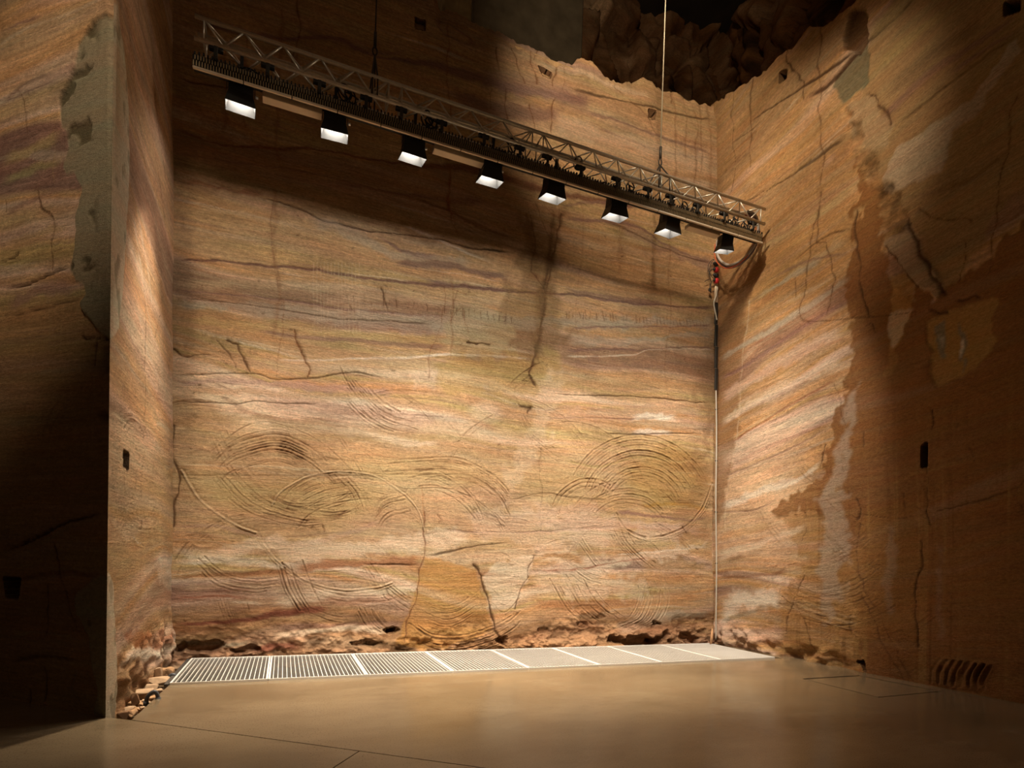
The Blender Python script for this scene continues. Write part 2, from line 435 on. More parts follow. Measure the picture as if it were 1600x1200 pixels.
for k in range(26):             # cross beds below the truss
    q = B.uv((450+k*17, 262+k*3.2)); B.streak(q[0]+.6, q[1]-.35, rng.uniform(.9, 2.0), -rng.uniform(.16, .34), rng.uniform(.01, .035), rng.choice(['MAU', 'BRN', 'DK', 'YEL']), rng.uniform(.25, .5))
# rough broken foot of the wall
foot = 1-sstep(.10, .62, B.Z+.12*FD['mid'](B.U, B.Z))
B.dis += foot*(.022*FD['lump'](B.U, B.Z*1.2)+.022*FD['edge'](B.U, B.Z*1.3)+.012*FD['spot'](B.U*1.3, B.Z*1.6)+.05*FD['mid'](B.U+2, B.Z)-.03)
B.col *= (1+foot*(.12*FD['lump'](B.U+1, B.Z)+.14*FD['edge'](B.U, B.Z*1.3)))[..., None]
B.bed[:] = .55+.45*sstep(4.0, 5.5, B.Z); B.bed *= 1-.7*foot
low = 1-sstep(3.0, 5.2, B.Z)
B.dis += low*(.0008*FD['saw'](B.U+4, B.Z*1.2)+.0006*FD['edge'](B.U, B.Z*.5))

# --- layers, top to bottom (pixels of the photograph, carried onto the wall)
bb = B.band
bb([(300, 30), (360, 45), (440, 60), (520, 59), (590, 88), (670, 100), (740, 122), (800, 140), (870, 153), (925, 163)], 9, 'MAU', .75)
bb([(460, 40), (520, 62), (590, 80), (640, 84)], 12, 'MAU', .4)
bb([(740, 120), (800, 132), (860, 148), (900, 152)], 20, (.40, .25, .20), .45)
bb([(700, 140), (730, 158), (780, 174), (830, 182), (880, 182)], 12, 'MAU', .6)
bb([(760, 28), (800, 50), (850, 72), (890, 92), (940, 106), (960, 114)], 10, (.42, .27, .21), .5)
bb([(890, 140), (940, 153), (1000, 164), (1060, 180), (1116, 187)], 3, 'DK', .6, cut=.012)
bb([(840, 100), (900, 108), (960, 128), (1020, 150)], 8, 'CRM', .25)
bb([(860, 160), (905, 165), (925, 170)], 22, 'MAU', .35)
bb([(910, 178), (960, 190), (1010, 208), (1050, 222), (1110, 243)], 4, 'MAU', .6)
bb([(930, 200), (980, 222), (1040, 240), (1110, 252)], 3, 'MAU', .5)
bb([(860, 195), (930, 215), (1000, 230), (1110, 262)], 22, 'CRM', .3)
bb([(1000, 265), (1060, 285), (1115, 292)], 10, 'CRM', .35)
bb([(270, 118), (320, 135), (400, 140), (470, 160)], 5, 'DK', .6)
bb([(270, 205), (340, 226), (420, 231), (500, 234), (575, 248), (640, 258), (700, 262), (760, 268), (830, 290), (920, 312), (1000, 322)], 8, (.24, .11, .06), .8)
bb([(270, 240), (340, 252), (430, 262), (520, 280), (600, 300), (680, 312)], 5, 'MAU', .5)
bb([(270, 285), (330, 293), (380, 300), (425, 300)], 14, 'RED', .5)
bb([(520, 285), (600, 300), (690, 312), (760, 318)], 7, 'MAU', .6)
bb([(640, 308), (700, 330), (760, 360), (810, 375)], 4, 'DK', .5)
bb([(870, 325), (930, 316), (1000, 325), (1060, 345), (1115, 352)], 4, 'MAU', .55)
bb([(880, 340), (940, 346), (990, 352), (1040, 385), (1080, 403), (1116, 417)], 5, 'MAU', .75)
bb([(965, 352), (1010, 375), (1050, 398), (1116, 417)], 16, (.36, .22, .16), .55)
bb([(940, 347), (965, 352), (1000, 370), (1060, 400), (1110, 414)], 2.5, 'DK', .5)
bb([(300, 330), (360, 335), (440, 350), (520, 372), (600, 395)], 16, (.58, .40, .22), .5)
bb([(400, 307), (462, 325), (507, 347), (532, 351), (575, 362), (625, 367), (687, 375), (732, 387), (800, 395)], 3.2, 'DK', .75, cut=.02)
bb([(450, 318), (540, 338), (640, 352), (720, 372), (800, 382)], 16, 'BRN', .4)
bb([(585, 368), (610, 382), (640, 396), (690, 404)], 9, 'MAU', .7)
bb([(480, 345), (560, 370), (620, 400), (690, 410), (740, 412)], 18, 'GRY', .45)
bb([(609, 414), (640, 412), (690, 414), (740, 424), (800, 435)], 11, (.28, .17, .12), .75)
bb([(660, 437), (710, 446), (760, 452), (815, 456)], 7, 'MAU', .8)
bb([(268, 405), (330, 404), (400, 413), (480, 420), (560, 433), (640, 442), (700, 447), (760, 452), (800, 457), (860, 458), (930, 464), (1000, 474), (1060, 480), (1116, 481)], 4.5, (.22, .12, .085), .8, cut=.01)
bb([(880, 455), (940, 462), (1000, 470), (1040, 476)], 9, 'MAU', .55)
bb([(268, 452), (340, 455), (420, 462), (500, 474), (570, 484), (640, 491), (700, 495)], 3, 'MAU', .75, cut=.008)
bb([(268, 440), (400, 440), (560, 455), (700, 468), (800, 475)], 16, (.56, .40, .24), .45)
bb([(268, 470), (400, 478), (520, 490), (620, 502), (700, 506), (860, 503), (1000, 506), (1116, 508)], 20, 'GRY', .55)
bb([(268, 463), (360, 470), (440, 480), (500, 490), (560, 497), (680, 506)], 2.2, 'DK', .5, cut=.012)
bb([(400, 493), (470, 505), (560, 520), (650, 530), (690, 532)], 13, 'YEL', .5)
bb([(270, 500), (360, 505), (430, 512)], 16, 'YEL', .35)
bb([(480, 505), (560, 505), (640, 512), (690, 520)], 10, 'MAU', .3)
bb([(400, 515), (480, 524), (560, 530), (640, 537), (700, 543)], 6, 'MAU', .55)
bb([(885, 515), (940, 510), (1000, 512), (1060, 512), (1116, 508)], 4, 'MAU', .6)
bb([(885, 530), (960, 535), (1040, 530), (1116, 522)], 14, 'GRY', .45)
bb([(880, 547), (940, 545), (1000, 548), (1060, 545), (1116, 545)], 5, 'MAU', .7)
bb([(880, 556), (940, 556), (990, 555), (1020, 548), (1116, 548)], 3, 'CRM', .7)
bb([(885, 570), (960, 575), (1040, 570), (1116, 575)], 14, 'MAU', .3)
bb([(430, 560), (500, 561), (560, 559), (640, 557), (690, 554), (760, 556), (830, 560)], 3, 'WHT', .65)
bb([(690, 562), (740, 560), (800, 563), (840, 560)], 4, 'MAU', .6)
bb([(268, 560), (330, 565), (420, 570), (520, 572), (620, 570), (690, 575)], 24, (.60, .42, .26), .5)
bb([(268, 588), (330, 585), (400, 583), (430, 590), (490, 588), (550, 580), (600, 590)], 2.4, 'DK', .55, cut=.022)
bb([(268, 600), (340, 595), (430, 597), (520, 605), (620, 612)], 12, (.50, .33, .27), .55)
bb([(268, 613), (400, 612), (560, 620), (700, 640)], 14, (.60, .38, .22), .45)
bb([(268, 627), (330, 628), (370, 630), (400, 625), (440, 628), (500, 630)], 2.2, 'DK', .6, cut=.02)
bb([(860, 614), (920, 617), (960, 617), (1020, 622), (1070, 628), (1110, 632)], 2.6, 'DK', .5, cut=.025)
bb([(850, 600), (940, 600), (1040, 605), (1110, 610)], 12, (.50, .31, .15), .5)
bb([(850, 640), (940, 645), (1030, 640), (1100, 640)], 24, (.58, .38, .25), .55)
bb([(850, 652), (930, 652), (1000, 655), (1060, 650)], 2.2, 'MAU', .55, cut=.012)
bb([(985, 652), (1020, 650), (1060, 655)], 10, 'WHT', .7)
bb([(985, 676), (1010, 674), (1055, 678)], 7, 'WHT', .75)
bb([(940, 678), (1000, 678), (1090, 678)], 2.2, 'DK', .5, cut=.02)
bb([(480, 662), (560, 676), (640, 690), (690, 692)], 12, 'CRM', .5)
bb([(268, 660), (360, 650), (470, 660), (560, 680), (610, 695)], 20, (.42, .275, .14), .4)
bb([(640, 665), (720, 672), (800, 680), (860, 676)], 24, (.64, .46, .28), .4)
bb([(268, 724), (350, 725), (420, 727), (500, 733), (570, 742)], 3, 'SEAM', .55)
bb([(268, 742), (360, 740), (500, 742), (640, 740)], 2, 'DK', .3, cut=.01)
for (x, y, rx, ry, c, a) in [(480, 775, 190, 48, 'YEL', .55), (330, 745, 90, 40, 'YEL', .3), (640, 735, 160, 30, 'YEL', .4), (1050, 745, 80, 45, (.42, .27, .07), .55),
                            (860, 760, 90, 40, 'YEL', .45), (600, 830, 70, 50, (.44, .30, .20), .4), (760, 645, 40, 22, 'WHT', .3)]:
    u, z, mp = B.uv((x, y)); r = np.sqrt(((B.U-u)/(rx*mp))**2+((B.Z-z)/(ry*mp))**2)+.18*B.wp+.10*FD['mid'](B.U, B.Z)
    B.paint(1-sstep(.55, 1.15, r), c, a)
bb([(790, 782), (850, 770), (900, 780), (950, 783)], 3, 'DK', .35, cut=.014)
bb([(880, 720), (940, 730), (1000, 714), (1060, 722), (1112, 717)], 3, 'YEL', .6, cut=.01)
bb([(1000, 790), (1060, 790), (1112, 795)], 8, (.50, .26, .05), .55)
bb([(960, 800), (1030, 808), (1080, 814), (1112, 808)], 6, 'MAU', .65)
bb([(690, 826), (760, 828), (830, 830), (900, 828), (970, 825)], 3.2, 'MAU', .65, cut=.012)
bb([(720, 800), (800, 806), (860, 800), (960, 800)], 16, (.58, .42, .30), .5)
bb([(830, 815), (900, 820), (1000, 822), (1100, 830)], 16, 'PNK', .5)
bb([(268, 825), (350, 825), (420, 842), (480, 850), (520, 840), (600, 812)], 8, (.46, .30, .22), .4)
bb([(268, 860), (320, 870), (360, 862), (420, 850), (480, 862), (560, 856), (620, 846), (680, 840), (740, 838)], 26, 'CRM', .55)
bb([(268, 880), (340, 876), (400, 880), (450, 888), (520, 886), (580, 880), (650, 874)], 12, 'WHT', .4)
bb([(450, 892), (500, 886), (560, 880), (620, 876), (665, 872)], 14, (.38, .175, .08), .7)
bb([(268, 902), (350, 900), (420, 897), (470, 898)], 9, (.40, .20, .10), .7, cut=.008)
bb([(560, 882), (640, 880), (655, 878)], 2.5, 'DK', .7, cut=.03)
bb([(665, 866), (720, 855), (760, 848), (800, 846)], 3, 'DK', .55, cut=.022)
bb([(660, 884), (720, 886), (745, 884)], 8, 'ORG', .5)
bb([(268, 920), (340, 918), (420, 915), (500, 920), (560, 915), (640, 905)], 14, (.62, .44, .29), .5)
bb([(420, 945), (500, 935), (570, 930), (650, 918)], 12, 'CRM', .55)
bb([(268, 935), (340, 934), (400, 940)], 5, 'RED', .5)
bb([(268, 974), (340, 974), (400, 968), (470, 958), (520, 956)], 9, (.22, .075, .045), .75)
bb([(420, 985), (480, 982), (560, 980), (640, 975)], 8, 'MAU', .5)
bb([(420, 998), (480, 992), (540, 985), (610, 988)], 8, 'CRM', .5, cut=-.015)
bb([(270, 1000), (320, 1010), (380, 1006), (400, 1004)], 10, 'GRN', .5)
bb([(385, 1020), (420, 1015), (450, 1012), (480, 1012)], 10, (.28, .075, .045), .6)
bb([(840, 872), (880, 872), (930, 888), (1000, 872), (1060, 862), (1112, 850)], 22, 'CRM', .5)
bb([(836, 868), (880, 868), (920, 882)], 10, (.40, .20, .07), .6)
bb([(840, 890), (900, 890), (960, 880), (1020, 872)], 3, 'RED', .5)
bb([(960, 868), (1020, 864), (1112, 856)], 2.4, 'WHT', .6)
bb([(1000, 888), (1060, 880), (1112, 884)], 26, (.44, .27, .12), .5)
bb([(830, 905), (900, 912), (960, 915), (1000, 910)], 22, (.66, .50, .35), .45)
bb([(830, 942), (880, 945), (960, 942), (1010, 940)], 16, (.40, .20, .09), .55)
bb([(960, 980), (1020, 970), (1060, 962), (1112, 960)], 12, 'GRY', .55)
bb([(820, 985), (900, 988), (980, 985), (1100, 985)], 20, (.30, .16, .09), .5)
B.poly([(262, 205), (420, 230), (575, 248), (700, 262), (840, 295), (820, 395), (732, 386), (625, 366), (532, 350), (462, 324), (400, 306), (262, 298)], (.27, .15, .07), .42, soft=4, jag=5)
# water stain under the fissure, pale repair zone, joints that carry colour
m = B.poly([(815, 330), (880, 335), (872, 420), (872, 480), (878, 545), (835, 600), (690, 556), (770, 500), (800, 440), (812, 380)], 'STN', .55, soft=14, jag=8)
B.poly([(690, 505), (715, 470), (735, 480), (795, 500), (800, 552), (690, 556)], (.46, .38, .21), .45, soft=8, jag=5)
B.poly([(640, 586), (690, 575), (680, 606), (640, 605)], 'CRM', .35, soft=3)
B.poly([(690, 556), (880, 558), (840, 622), (690, 615)], (.50, .35, .13), .5, soft=9, jag=6)
B.poly([(655, 900), (665, 868), (742, 888), (760, 940), (772, 985), (700, 1015), (618, 1010), (632, 980)], (.52, .27, .075), .6, soft=2, jag=2)
B.poly([(757, 903), (778, 880), (838, 866), (826, 900), (806, 950), (775, 955), (765, 930)], (.74, .62, .47), .6, soft=2, jag=2)
B.poly([(930, 770), (1000, 750), (1080, 780), (1030, 800), (1000, 780), (940, 820)], (.40, .27, .10), .3, soft=3)
B.poly([(985, 830), (1050, 815), (1075, 825), (1060, 845), (1000, 840)], (.66, .52, .42), .4, soft=4)
B.poly([(918, 558), (935, 553), (936, 566), (920, 568)], 'MAU', .45, soft=1, jag=1)
for x, y0, y1, wd, a in [(430, 300, 520, 12, .4), (440, 20, 260, 10, .45), (385, 60, 200, 9, .5), (352, 60, 200, 8, .5), (465, 0, 140, 5, .5), (700, 190, 330, 6, .5), (1045, 280, 620, 3, .4),
                         (905, 300, 560, 3, .25), (1095, 150, 270, 4, .45), (1055, 140, 275, 5, .5), (1072, 150, 250, 4, .45), (1085, 160, 300, 4, .5), (705, 440, 560, 5, .4), (970, 330, 420, 14, .3), (1110, 160, 300, 6, .35)]:
    B.crack([(x, y0), (x-1, (y0+y1)/2), (x-2, y1)], wd, (.26, .12, .05), a, depth=.006, jag=.8)

# --- fissures
ck = B.crack
ck([(877, 335), (868, 385), (856, 440), (849, 478), (842, 530), (832, 572), (827, 585), (836, 602)], 8, 'DK', .95, .05)
ck([(866, 350), (858, 410), (850, 470)], 22, 'STN', .8, .02)
ck([(825, 332), (836, 374), (829, 425), (848, 448)], 2.5, 'DK', .8, .025)
ck([(836, 318), (852, 360), (868, 385)], 2, 'DK', .6, .015)
ck([(822, 335), (832, 380), (835, 420)], 20, 'STN', .7, .02)
ck([(852, 440), (845, 500), (838, 560)], 16, 'STN', .7, .01)
ck([(866, 340), (856, 420), (850, 450)], 9, 'DK', .55, .02)
ck([(664, 800), (662, 835), (656, 890), (645, 950), (632, 1004)], 2.6, (.20, .08, .04), .9, .03)
ck([(741, 884), (754, 900), (762, 930), (769, 958), (775, 985), (792, 1010)], 5, 'DK', .95, .07)
ck([(836, 868), (826, 902), (806, 952)], 2.6, 'DK', .9, .035)
ck([(846, 700), (848, 780), (846, 830), (838, 868)], 1.6, 'DK', .5, .012)
ck([(1012, 905), (1006, 935)], 2.2, 'DK', .6, .02)
ck([(460, 515), (466, 540), (474, 556), (485, 578), (480, 590)], 4, (.16, .06, .02), .85, .04)
ck([(355, 532), (372, 538), (376, 552), (390, 580)], 4.5, 'DK', .9, .05)
ck([(340, 534), (360, 556), (368, 575)], 2.5, 'DK', .7, .03)
ck([(272, 545), (285, 556), (298, 558), (310, 555), (330, 556)], 4, 'DK', .8, .04)
ck([(432, 300), (434, 440), (434, 560), (432, 590)], 1.7, (.25, .11, .05), .6, .012)
ck([(690, 182), (697, 240), (703, 300), (704, 345), (712, 360)], 3.5, (.25, .11, .05), .75, .015)
ck([(694, 450), (690, 495), (672, 548), (670, 590)], 1.8, (.25, .11, .05), .6, .012)
ck([(714, 455), (708, 488), (705, 500), (722, 480), (732, 520)], 2.2, (.22, .1, .05), .7, .018)
ck([(596, 450), (601, 468), (606, 484)], 3.2, 'DK', .9, .035)
ck([(540, 460), (545, 475), (555, 488)], 1.6, 'DK', .5, .012)
ck([(778, 70), (776, 85), (780, 110)], 2.5, (.2, .08, .03), .8, .02)
ck([(802, 68), (808, 90), (812, 115), (820, 130)], 2.2, (.2, .08, .03), .8, .02)
ck([(834, 72), (830, 95), (838, 130)], 5, (.24, .1, .04), .8, .03)
ck([(845, 70), (836, 90)], 3, (.24, .1, .04), .8, .02)
ck([(873, 85), (872, 110), (863, 135)], 2.8, (.2, .08, .03), .8, .02)
ck([(895, 85), (884, 110), (878, 140)], 1.8, (.2, .08, .03), .6, .015)
ck([(826, 165), (834, 200)], 2.6, (.2, .08, .03), .8, .02)
ck([(866, 155), (861, 175), (860, 208)], 3.2, (.2, .08, .03), .8, .02)
ck([(790, 140), (788, 165), (792, 190)], 2.6, (.2, .08, .03), .8, .02)
ck([(768, 140), (766, 172)], 1.6, (.2, .08, .03), .7, .015)
ck([(962, 128), (985, 158), (1010, 182), (1024, 210)], 1.7, (.2, .08, .03), .7, .014)
ck([(1054, 138), (1050, 160)], 1.8, (.2, .08, .03), .7, .015)
ck([(700, 30), (702, 75), (700, 110), (700, 190)], 2, (.3, .13, .05), .7, .012)
ck([(465, 0), (462, 70), (458, 110)], 2, 'DK', .7, .015)
ck([(700, 300), (702, 330), (710, 352)], 3, (.25, .11, .05), .7, .015)
ck([(850, 320), (872, 342), (876, 300)], 1.8, (.2, .08, .03), .6, .012)
ck([(968, 355), (972, 395)], 1.6, (.2, .08, .03), .5, .01)
ck([(730, 535), (745, 538), (765, 538)], 5, 'DK', .9, .06)
ck([(814, 635), (830, 636), (824, 645)], 4.5, 'DK', .9, .06)
ck([(504, 820), (506, 830)], 3, (.2, .1, .05), .7, .03)
ck([(530, 806), (537, 800)], 4, (.2, .1, .05), .7, .04)
ck([(684, 804), (690, 812), (686, 818)], 3.5, (.2, .1, .05), .7, .04)
ck([(270, 664), (271, 720), (272, 800), (270, 822)], 4, 'DK', .9, .05)
ck([(1068, 822), (1076, 834)], 3, 'DK', .8, .05)
ck([(1060, 828), (1080, 845)], 2.5, 'SEAM', .7, -.02)
ck([(660, 760), (663, 805)], 2.4, (.5, .26, .12), .7, .01)
# toothed row of pick marks
rng = random.Random(5)
for x in np.arange(552, 800, 9.5):
    y = 452+(x-550)*.13
    if rng.random() < .75: ck([(x, y+10+rng.uniform(-3, 2)), (x+rng.uniform(-1, 1), y+19)], 1.5, 'DK', .75, .02)
for x in np.arange(884, 1105, 5.2):
    y = 486+(x-884)*.07
    if rng.random() < .8: ck([(x+rng.uniform(-2, 1), y+rng.uniform(-3, 4)), (x+rng.uniform(0, 2), y+11)], 1.4, (.16, .07, .03), .7, .018)
# thin pale drill runs
for x in np.arange(490, 566, 5.5): ck([(x, 412), (x, 470), (x+1, 520)], .9, 'SEAM', .4, -.003, jag=.2)
# holes
B.hole([(649, 26), (665, 31), (665, 47), (649, 44)])
B.hole([(1012, 172), (1024, 175), (1022, 188), (1013, 187)])
B.hole([(842, 100), (864, 112), (860, 122), (848, 116)], .2)
B.hole([(605, 984), (619, 982), (618, 988), (604, 990)], .1)
for p in [(742, 0), (700, 20)]: pass
u, z, mp = B.uv((707, 47)); r = np.abs(np.sqrt(((B.U-u)/(32*mp))**2+((B.Z-z+.22*(B.U-u))/(11*mp))**2)-1+.1*B.ew)
B.paint(np.exp(-(r/.18)**2), 'MAU', .6)
# worm holes and pits
rng = random.Random(9)
for _ in range(90):
    x, y = rng.uniform(280, 1110), rng.uniform(330, 1000); a = rng.uniform(1, 4)
    ck([(x, y), (x+a, y+rng.uniform(-2, 2))], rng.uniform(1.2, 2.4), 'DK', .7, .025)

# --- saw blade arcs
sw = B.saw
sw([(335, 715), (362, 690), (400, 676), (440, 672), (485, 692), (535, 738)], 8, 6.5, .016, 1.7)
sw([(330, 705), (380, 668), (430, 661), (500, 690), (560, 745)], 1, 5, .016, 1.8)
sw([(470, 640), (520, 668), (548, 705), (572, 745)], 2, 8, .01, 1.5)
sw([(300, 690), (330, 745), (372, 790), (420, 812), (480, 822), (540, 808)], 6, 9, .009, 1.6, dirn=(1, -.5))
sw([(283, 735), (310, 778), (345, 806), (378, 825), (400, 832)], 1, 6, -.026, 2.6, light=.55)
sw([(400, 832), (420, 862), (450, 890), (490, 912), (540, 922), (600, 915), (650, 892)], 2, 6, -.016, 2.0, light=.4)
sw([(440, 880), (480, 912), (530, 930), (600, 930), (660, 910)], 2, 7, .016, 2.0)
sw([(425, 790), (440, 768), (480, 745), (530, 736), (585, 744), (630, 770), (655, 800), (664, 830)], 1, 6, -.022, 2.2, light=.5)
sw([(440, 785), (460, 760), (500, 742), (550, 735), (600, 742)], 6, 7, .012, 1.6, dirn=(.5, 1))
sw([(430, 800), (470, 812), (530, 806), (570, 784)], 5, 6.5, .009, 1.5, dirn=(-.4, -1))
sw([(572, 600), (590, 620), (612, 636), (640, 648)], 3, 10, .012, 1.8, dirn=(-.8, 1))
sw([(520, 590), (545, 635), (590, 670), (650, 690)], 3, 9, .012, 1.7, dirn=(.6, -1))
sw([(515, 555), (560, 600), (600, 640), (630, 650)], 3, 9, .009, 1.5)
sw([(600, 720), (660, 716), (715, 716), (760, 735), (790, 760), (806, 792)], 5, 8, .012, 1.7, dirn=(-.3, 1))
sw([(640, 740), (680, 735), (720, 755), (750, 790), (762, 830)], 3, 9, .009, 1.5)
sw([(520, 742), (545, 770), (558, 800)], 4, 6, .009, 1.5, dirn=(1, -.2))
sw([(585, 795), (600, 775), (640, 764)], 5, 7, .011, 1.6, dirn=(.2, 1))
B.circ((1008, 806), [62, 68, 76, 84, 94, 102, 110, 118, 126], 28, 162, .012, 1.7, sx=1.1)
B.circ((985, 846), [60, 66, 74, 82, 96], 40, 150, .009, 1.6, sx=1.2)
B.circ((925, 812), [52, 58, 64], 60, 170, .012, 1.7, sx=1.1)
B.circ((900, 780), [90, 104, 120, 140], 20, 120, .006, 1.4, sx=1.1)
sw([(965, 802), (982, 828), (1020, 840), (1068, 826), (1098, 795), (1114, 755)], 1, 6, .018, 2.0)
sw([(968, 806), (984, 832), (1022, 845), (1072, 830), (1104, 795), (1116, 760)], 1, 6, -.016, 1.8, light=.4)
sw([(898, 832), (912, 855), (930, 880), (950, 902)], 2, 8, -.014, 1.8, light=.4, dirn=(1, 0))
sw([(948, 818), (962, 846), (985, 870), (1010, 890)], 4, 8, .01, 1.6, dirn=(1, 0))
sw([(885, 870), (920, 895), (960, 905)], 3, 8, .009, 1.5)
sw([(430, 880), (446, 925), (470, 965)], 6, 7, .014, 1.7, dirn=(1, -.1))
sw([(310, 860), (350, 895), (400, 905), (440, 902)], 4, 8, .011, 1.6, dirn=(-.4, .8))
sw([(335, 925), (350, 970)], 4, 11, .009, 1.5, dirn=(1, 0))
sw([(470, 945), (520, 962), (555, 966)], 2, 8, .012, 1.7)
sw([(552, 950), (570, 980), (590, 995)], 5, 7, .012, 1.6, dirn=(1, -.4))
sw([(600, 905), (630, 928), (648, 940)], 3, 8, .011, 1.6, dirn=(-.3, .9))
sw([(640, 968), (680, 992), (740, 990), (800, 962), (830, 925)], 4, 9, .013, 1.8)
sw([(660, 935), (700, 948), (740, 930), (765, 905)], 5, 8, .008, 1.5)
sw([(990, 890), (1000, 930), (985, 965), (950, 985)], 7, 8, .013, 1.7, dirn=(1, .1), light=.2)
sw([(860, 905), (890, 955), (930, 985)], 6, 9, .012, 1.6, dirn=(1, -.3))
sw([(770, 915), (790, 930), (820, 900)], 4, 7, .007, 1.4)
sw([(800, 600), (830, 660), (880, 700)], 3, 12, .007, 1.5)
rng = random.Random(21)
for _ in range(46):
    x, y = rng.uniform(290, 1100), rng.uniform(600, 960); R = rng.uniform(70, 190); a = rng.uniform(20, 120)
    B.circ((x, y+R*.8), [R, R+rng.uniform(5, 8), R+rng.uniform(11, 16)][:rng.choice([1, 2, 3])], a, a+rng.uniform(25, 60), rng.uniform(.003, .007), 1.3)
# boulder-like bites at the foot, right of centre
for (x, y, rx, ry, d) in [(985, 1000, 40, 16, .22), (1040, 990, 24, 14, .16), (1075, 998, 22, 10, .15), (910, 975, 14, 7, .05), (850, 985, 16, 7, .05), (940, 965, 12, 7, .04), (610, 985, 16, 6, .09), (785, 1003, 12, 10, .14),
                          (300, 1012, 40, 10, .15), (380, 1015, 26, 8, .12), (560, 1005, 30, 7, .1)]:
    u, z, mp = B.uv((x, y)); r = np.sqrt(((B.U-u)/(rx*mp))**2+((B.Z-z)/(ry*mp))**2)+.25*FD['lump'](B.U, B.Z)+.2*B.ew
    mk = 1-sstep(.75, 1.0, r); B.dis -= d*mk; B.paint(mk, (.20, .09, .04), .3)
B.dis -= .02*sstep(.9, 1.6, FD['lump'](B.U+6, B.Z))*low*.5
B.poly([(1116, 555), (1092, 580), (1075, 600), (1098, 632), (1104, 680), (1070, 720), (1085, 760), (1050, 790), (1070, 840), (1112, 850)], 'BRN', .42, soft=9, jag=6)  # darker corner edge, shade and brown stain painted in together
B.poly([(870, 890), (1000, 900), (1010, 930), (900, 935)], (.70, .55, .40), .4, soft=6, jag=8)
B.poly([(740, 800), (860, 790), (960, 805), (950, 850), (850, 850), (760, 845)], (.66, .50, .37), .45, soft=8, jag=8)
B.poly([(840, 600), (870, 570), (880, 620), (850, 700), (800, 780), (790, 740), (830, 660)], 'CRM', .3, soft=8, jag=6)
def back_edge(P, s):
    # the sawn side walls lean: keep the sheet a hand's breadth beyond the corners, the crest rounded back
    t = sstep(.93, 1.0, np.linspace(0, 1, s.nz))[:, None]
    P[..., 1] += .12*t**3
    return P
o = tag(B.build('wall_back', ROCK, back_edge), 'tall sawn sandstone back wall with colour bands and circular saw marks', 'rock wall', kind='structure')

# ================================================================== wall_right
d = np.array([.055, -1, 0]); d /= np.linalg.norm(d)
nr = np.array([-1, -.055, -.034]); nr /= np.linalg.norm(nr)
protoR = Wall((8.4, 9.5, 0), d, (-.034, 0, 1), nr, [0, 1], 1, 2)
ru, rz = top_line(protoR, [(1118, 162), (1132, 158), (1134, 150), (1150, 140), (1178, 118), (1196, 108), (1228, 66), (1234, 70), (1262, 38), (1282, 34), (1300, 22), (1330, 2), (1345, -10), (1370, -60)])
def right_top(u):
    z = np.interp(u, ru, rz); return z+.035*FD['lump'](u, u*0+5.)+.02*FD['edge'](u, u*0+5.)
us = np.concatenate([np.linspace(-.3, 5.8, 390), np.linspace(5.85, 8.2, 30)])
R = Wall((8.4, 9.5, 0), d, (-.034, 0, 1), nr, us, right_top, 620, z0=-.2)
R.strata(['MAU', 'TAN', 'GOLD', 'ORG', 'TAN', 'GOLD', 'PNK', 'CRM'], dip=.14, thin=.15, thick=.5, cross=.05)
zz = R.Z-.14*R.U+.15*R.wp
R.paint(sstep(4.8, 6.2, zz), 'GOLD', .45)
R.paint(sstep(1.2, 2.0, zz)*(1-sstep(3.4, 4.6, zz))*(1-sstep(1.6, 2.4, R.U)), (.66, .47, .32), .6)
R.relief(.04, .005, .0022, .0008, .0009)
R.dis += .002*FD['edge'](R.U, R.Z*1.6)+.0012*FD['spot'](R.U, R.Z*1.8)
rng = random.Random(78)
for _ in range(340):
    R.streak(rng.uniform(-.1, 5.6), rng.uniform(.2, 11), rng.uniform(.3, 1.8), .14+rng.gauss(0, .05), rng.choice([.006, .008, .010, .016, .03, .06]), rng.choice(['MAU', 'BRN', 'CRM', 'PNK', 'GOLD', 'RED', 'ORG', 'DK']), rng.uniform(.2, .5))
rb = R.band
# natural brown skin, its edge ragged
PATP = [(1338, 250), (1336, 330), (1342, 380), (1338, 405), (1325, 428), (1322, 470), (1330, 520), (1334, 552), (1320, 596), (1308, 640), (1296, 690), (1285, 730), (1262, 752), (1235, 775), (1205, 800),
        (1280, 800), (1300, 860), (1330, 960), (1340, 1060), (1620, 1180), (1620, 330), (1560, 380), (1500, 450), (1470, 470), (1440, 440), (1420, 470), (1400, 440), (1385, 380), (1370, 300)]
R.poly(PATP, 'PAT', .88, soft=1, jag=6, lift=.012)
R.poly([(1215, 800), (1290, 800), (1300, 860), (1335, 960), (1345, 1060), (1210, 1030), (1225, 930), (1260, 870), (1230, 830)], (.40, .21, .07), .6, soft=3, jag=4)
R.poly([(1340, 800), (1440, 780), (1440, 1010), (1340, 1000)], (.34, .18, .055), .45, soft=6, jag=6)
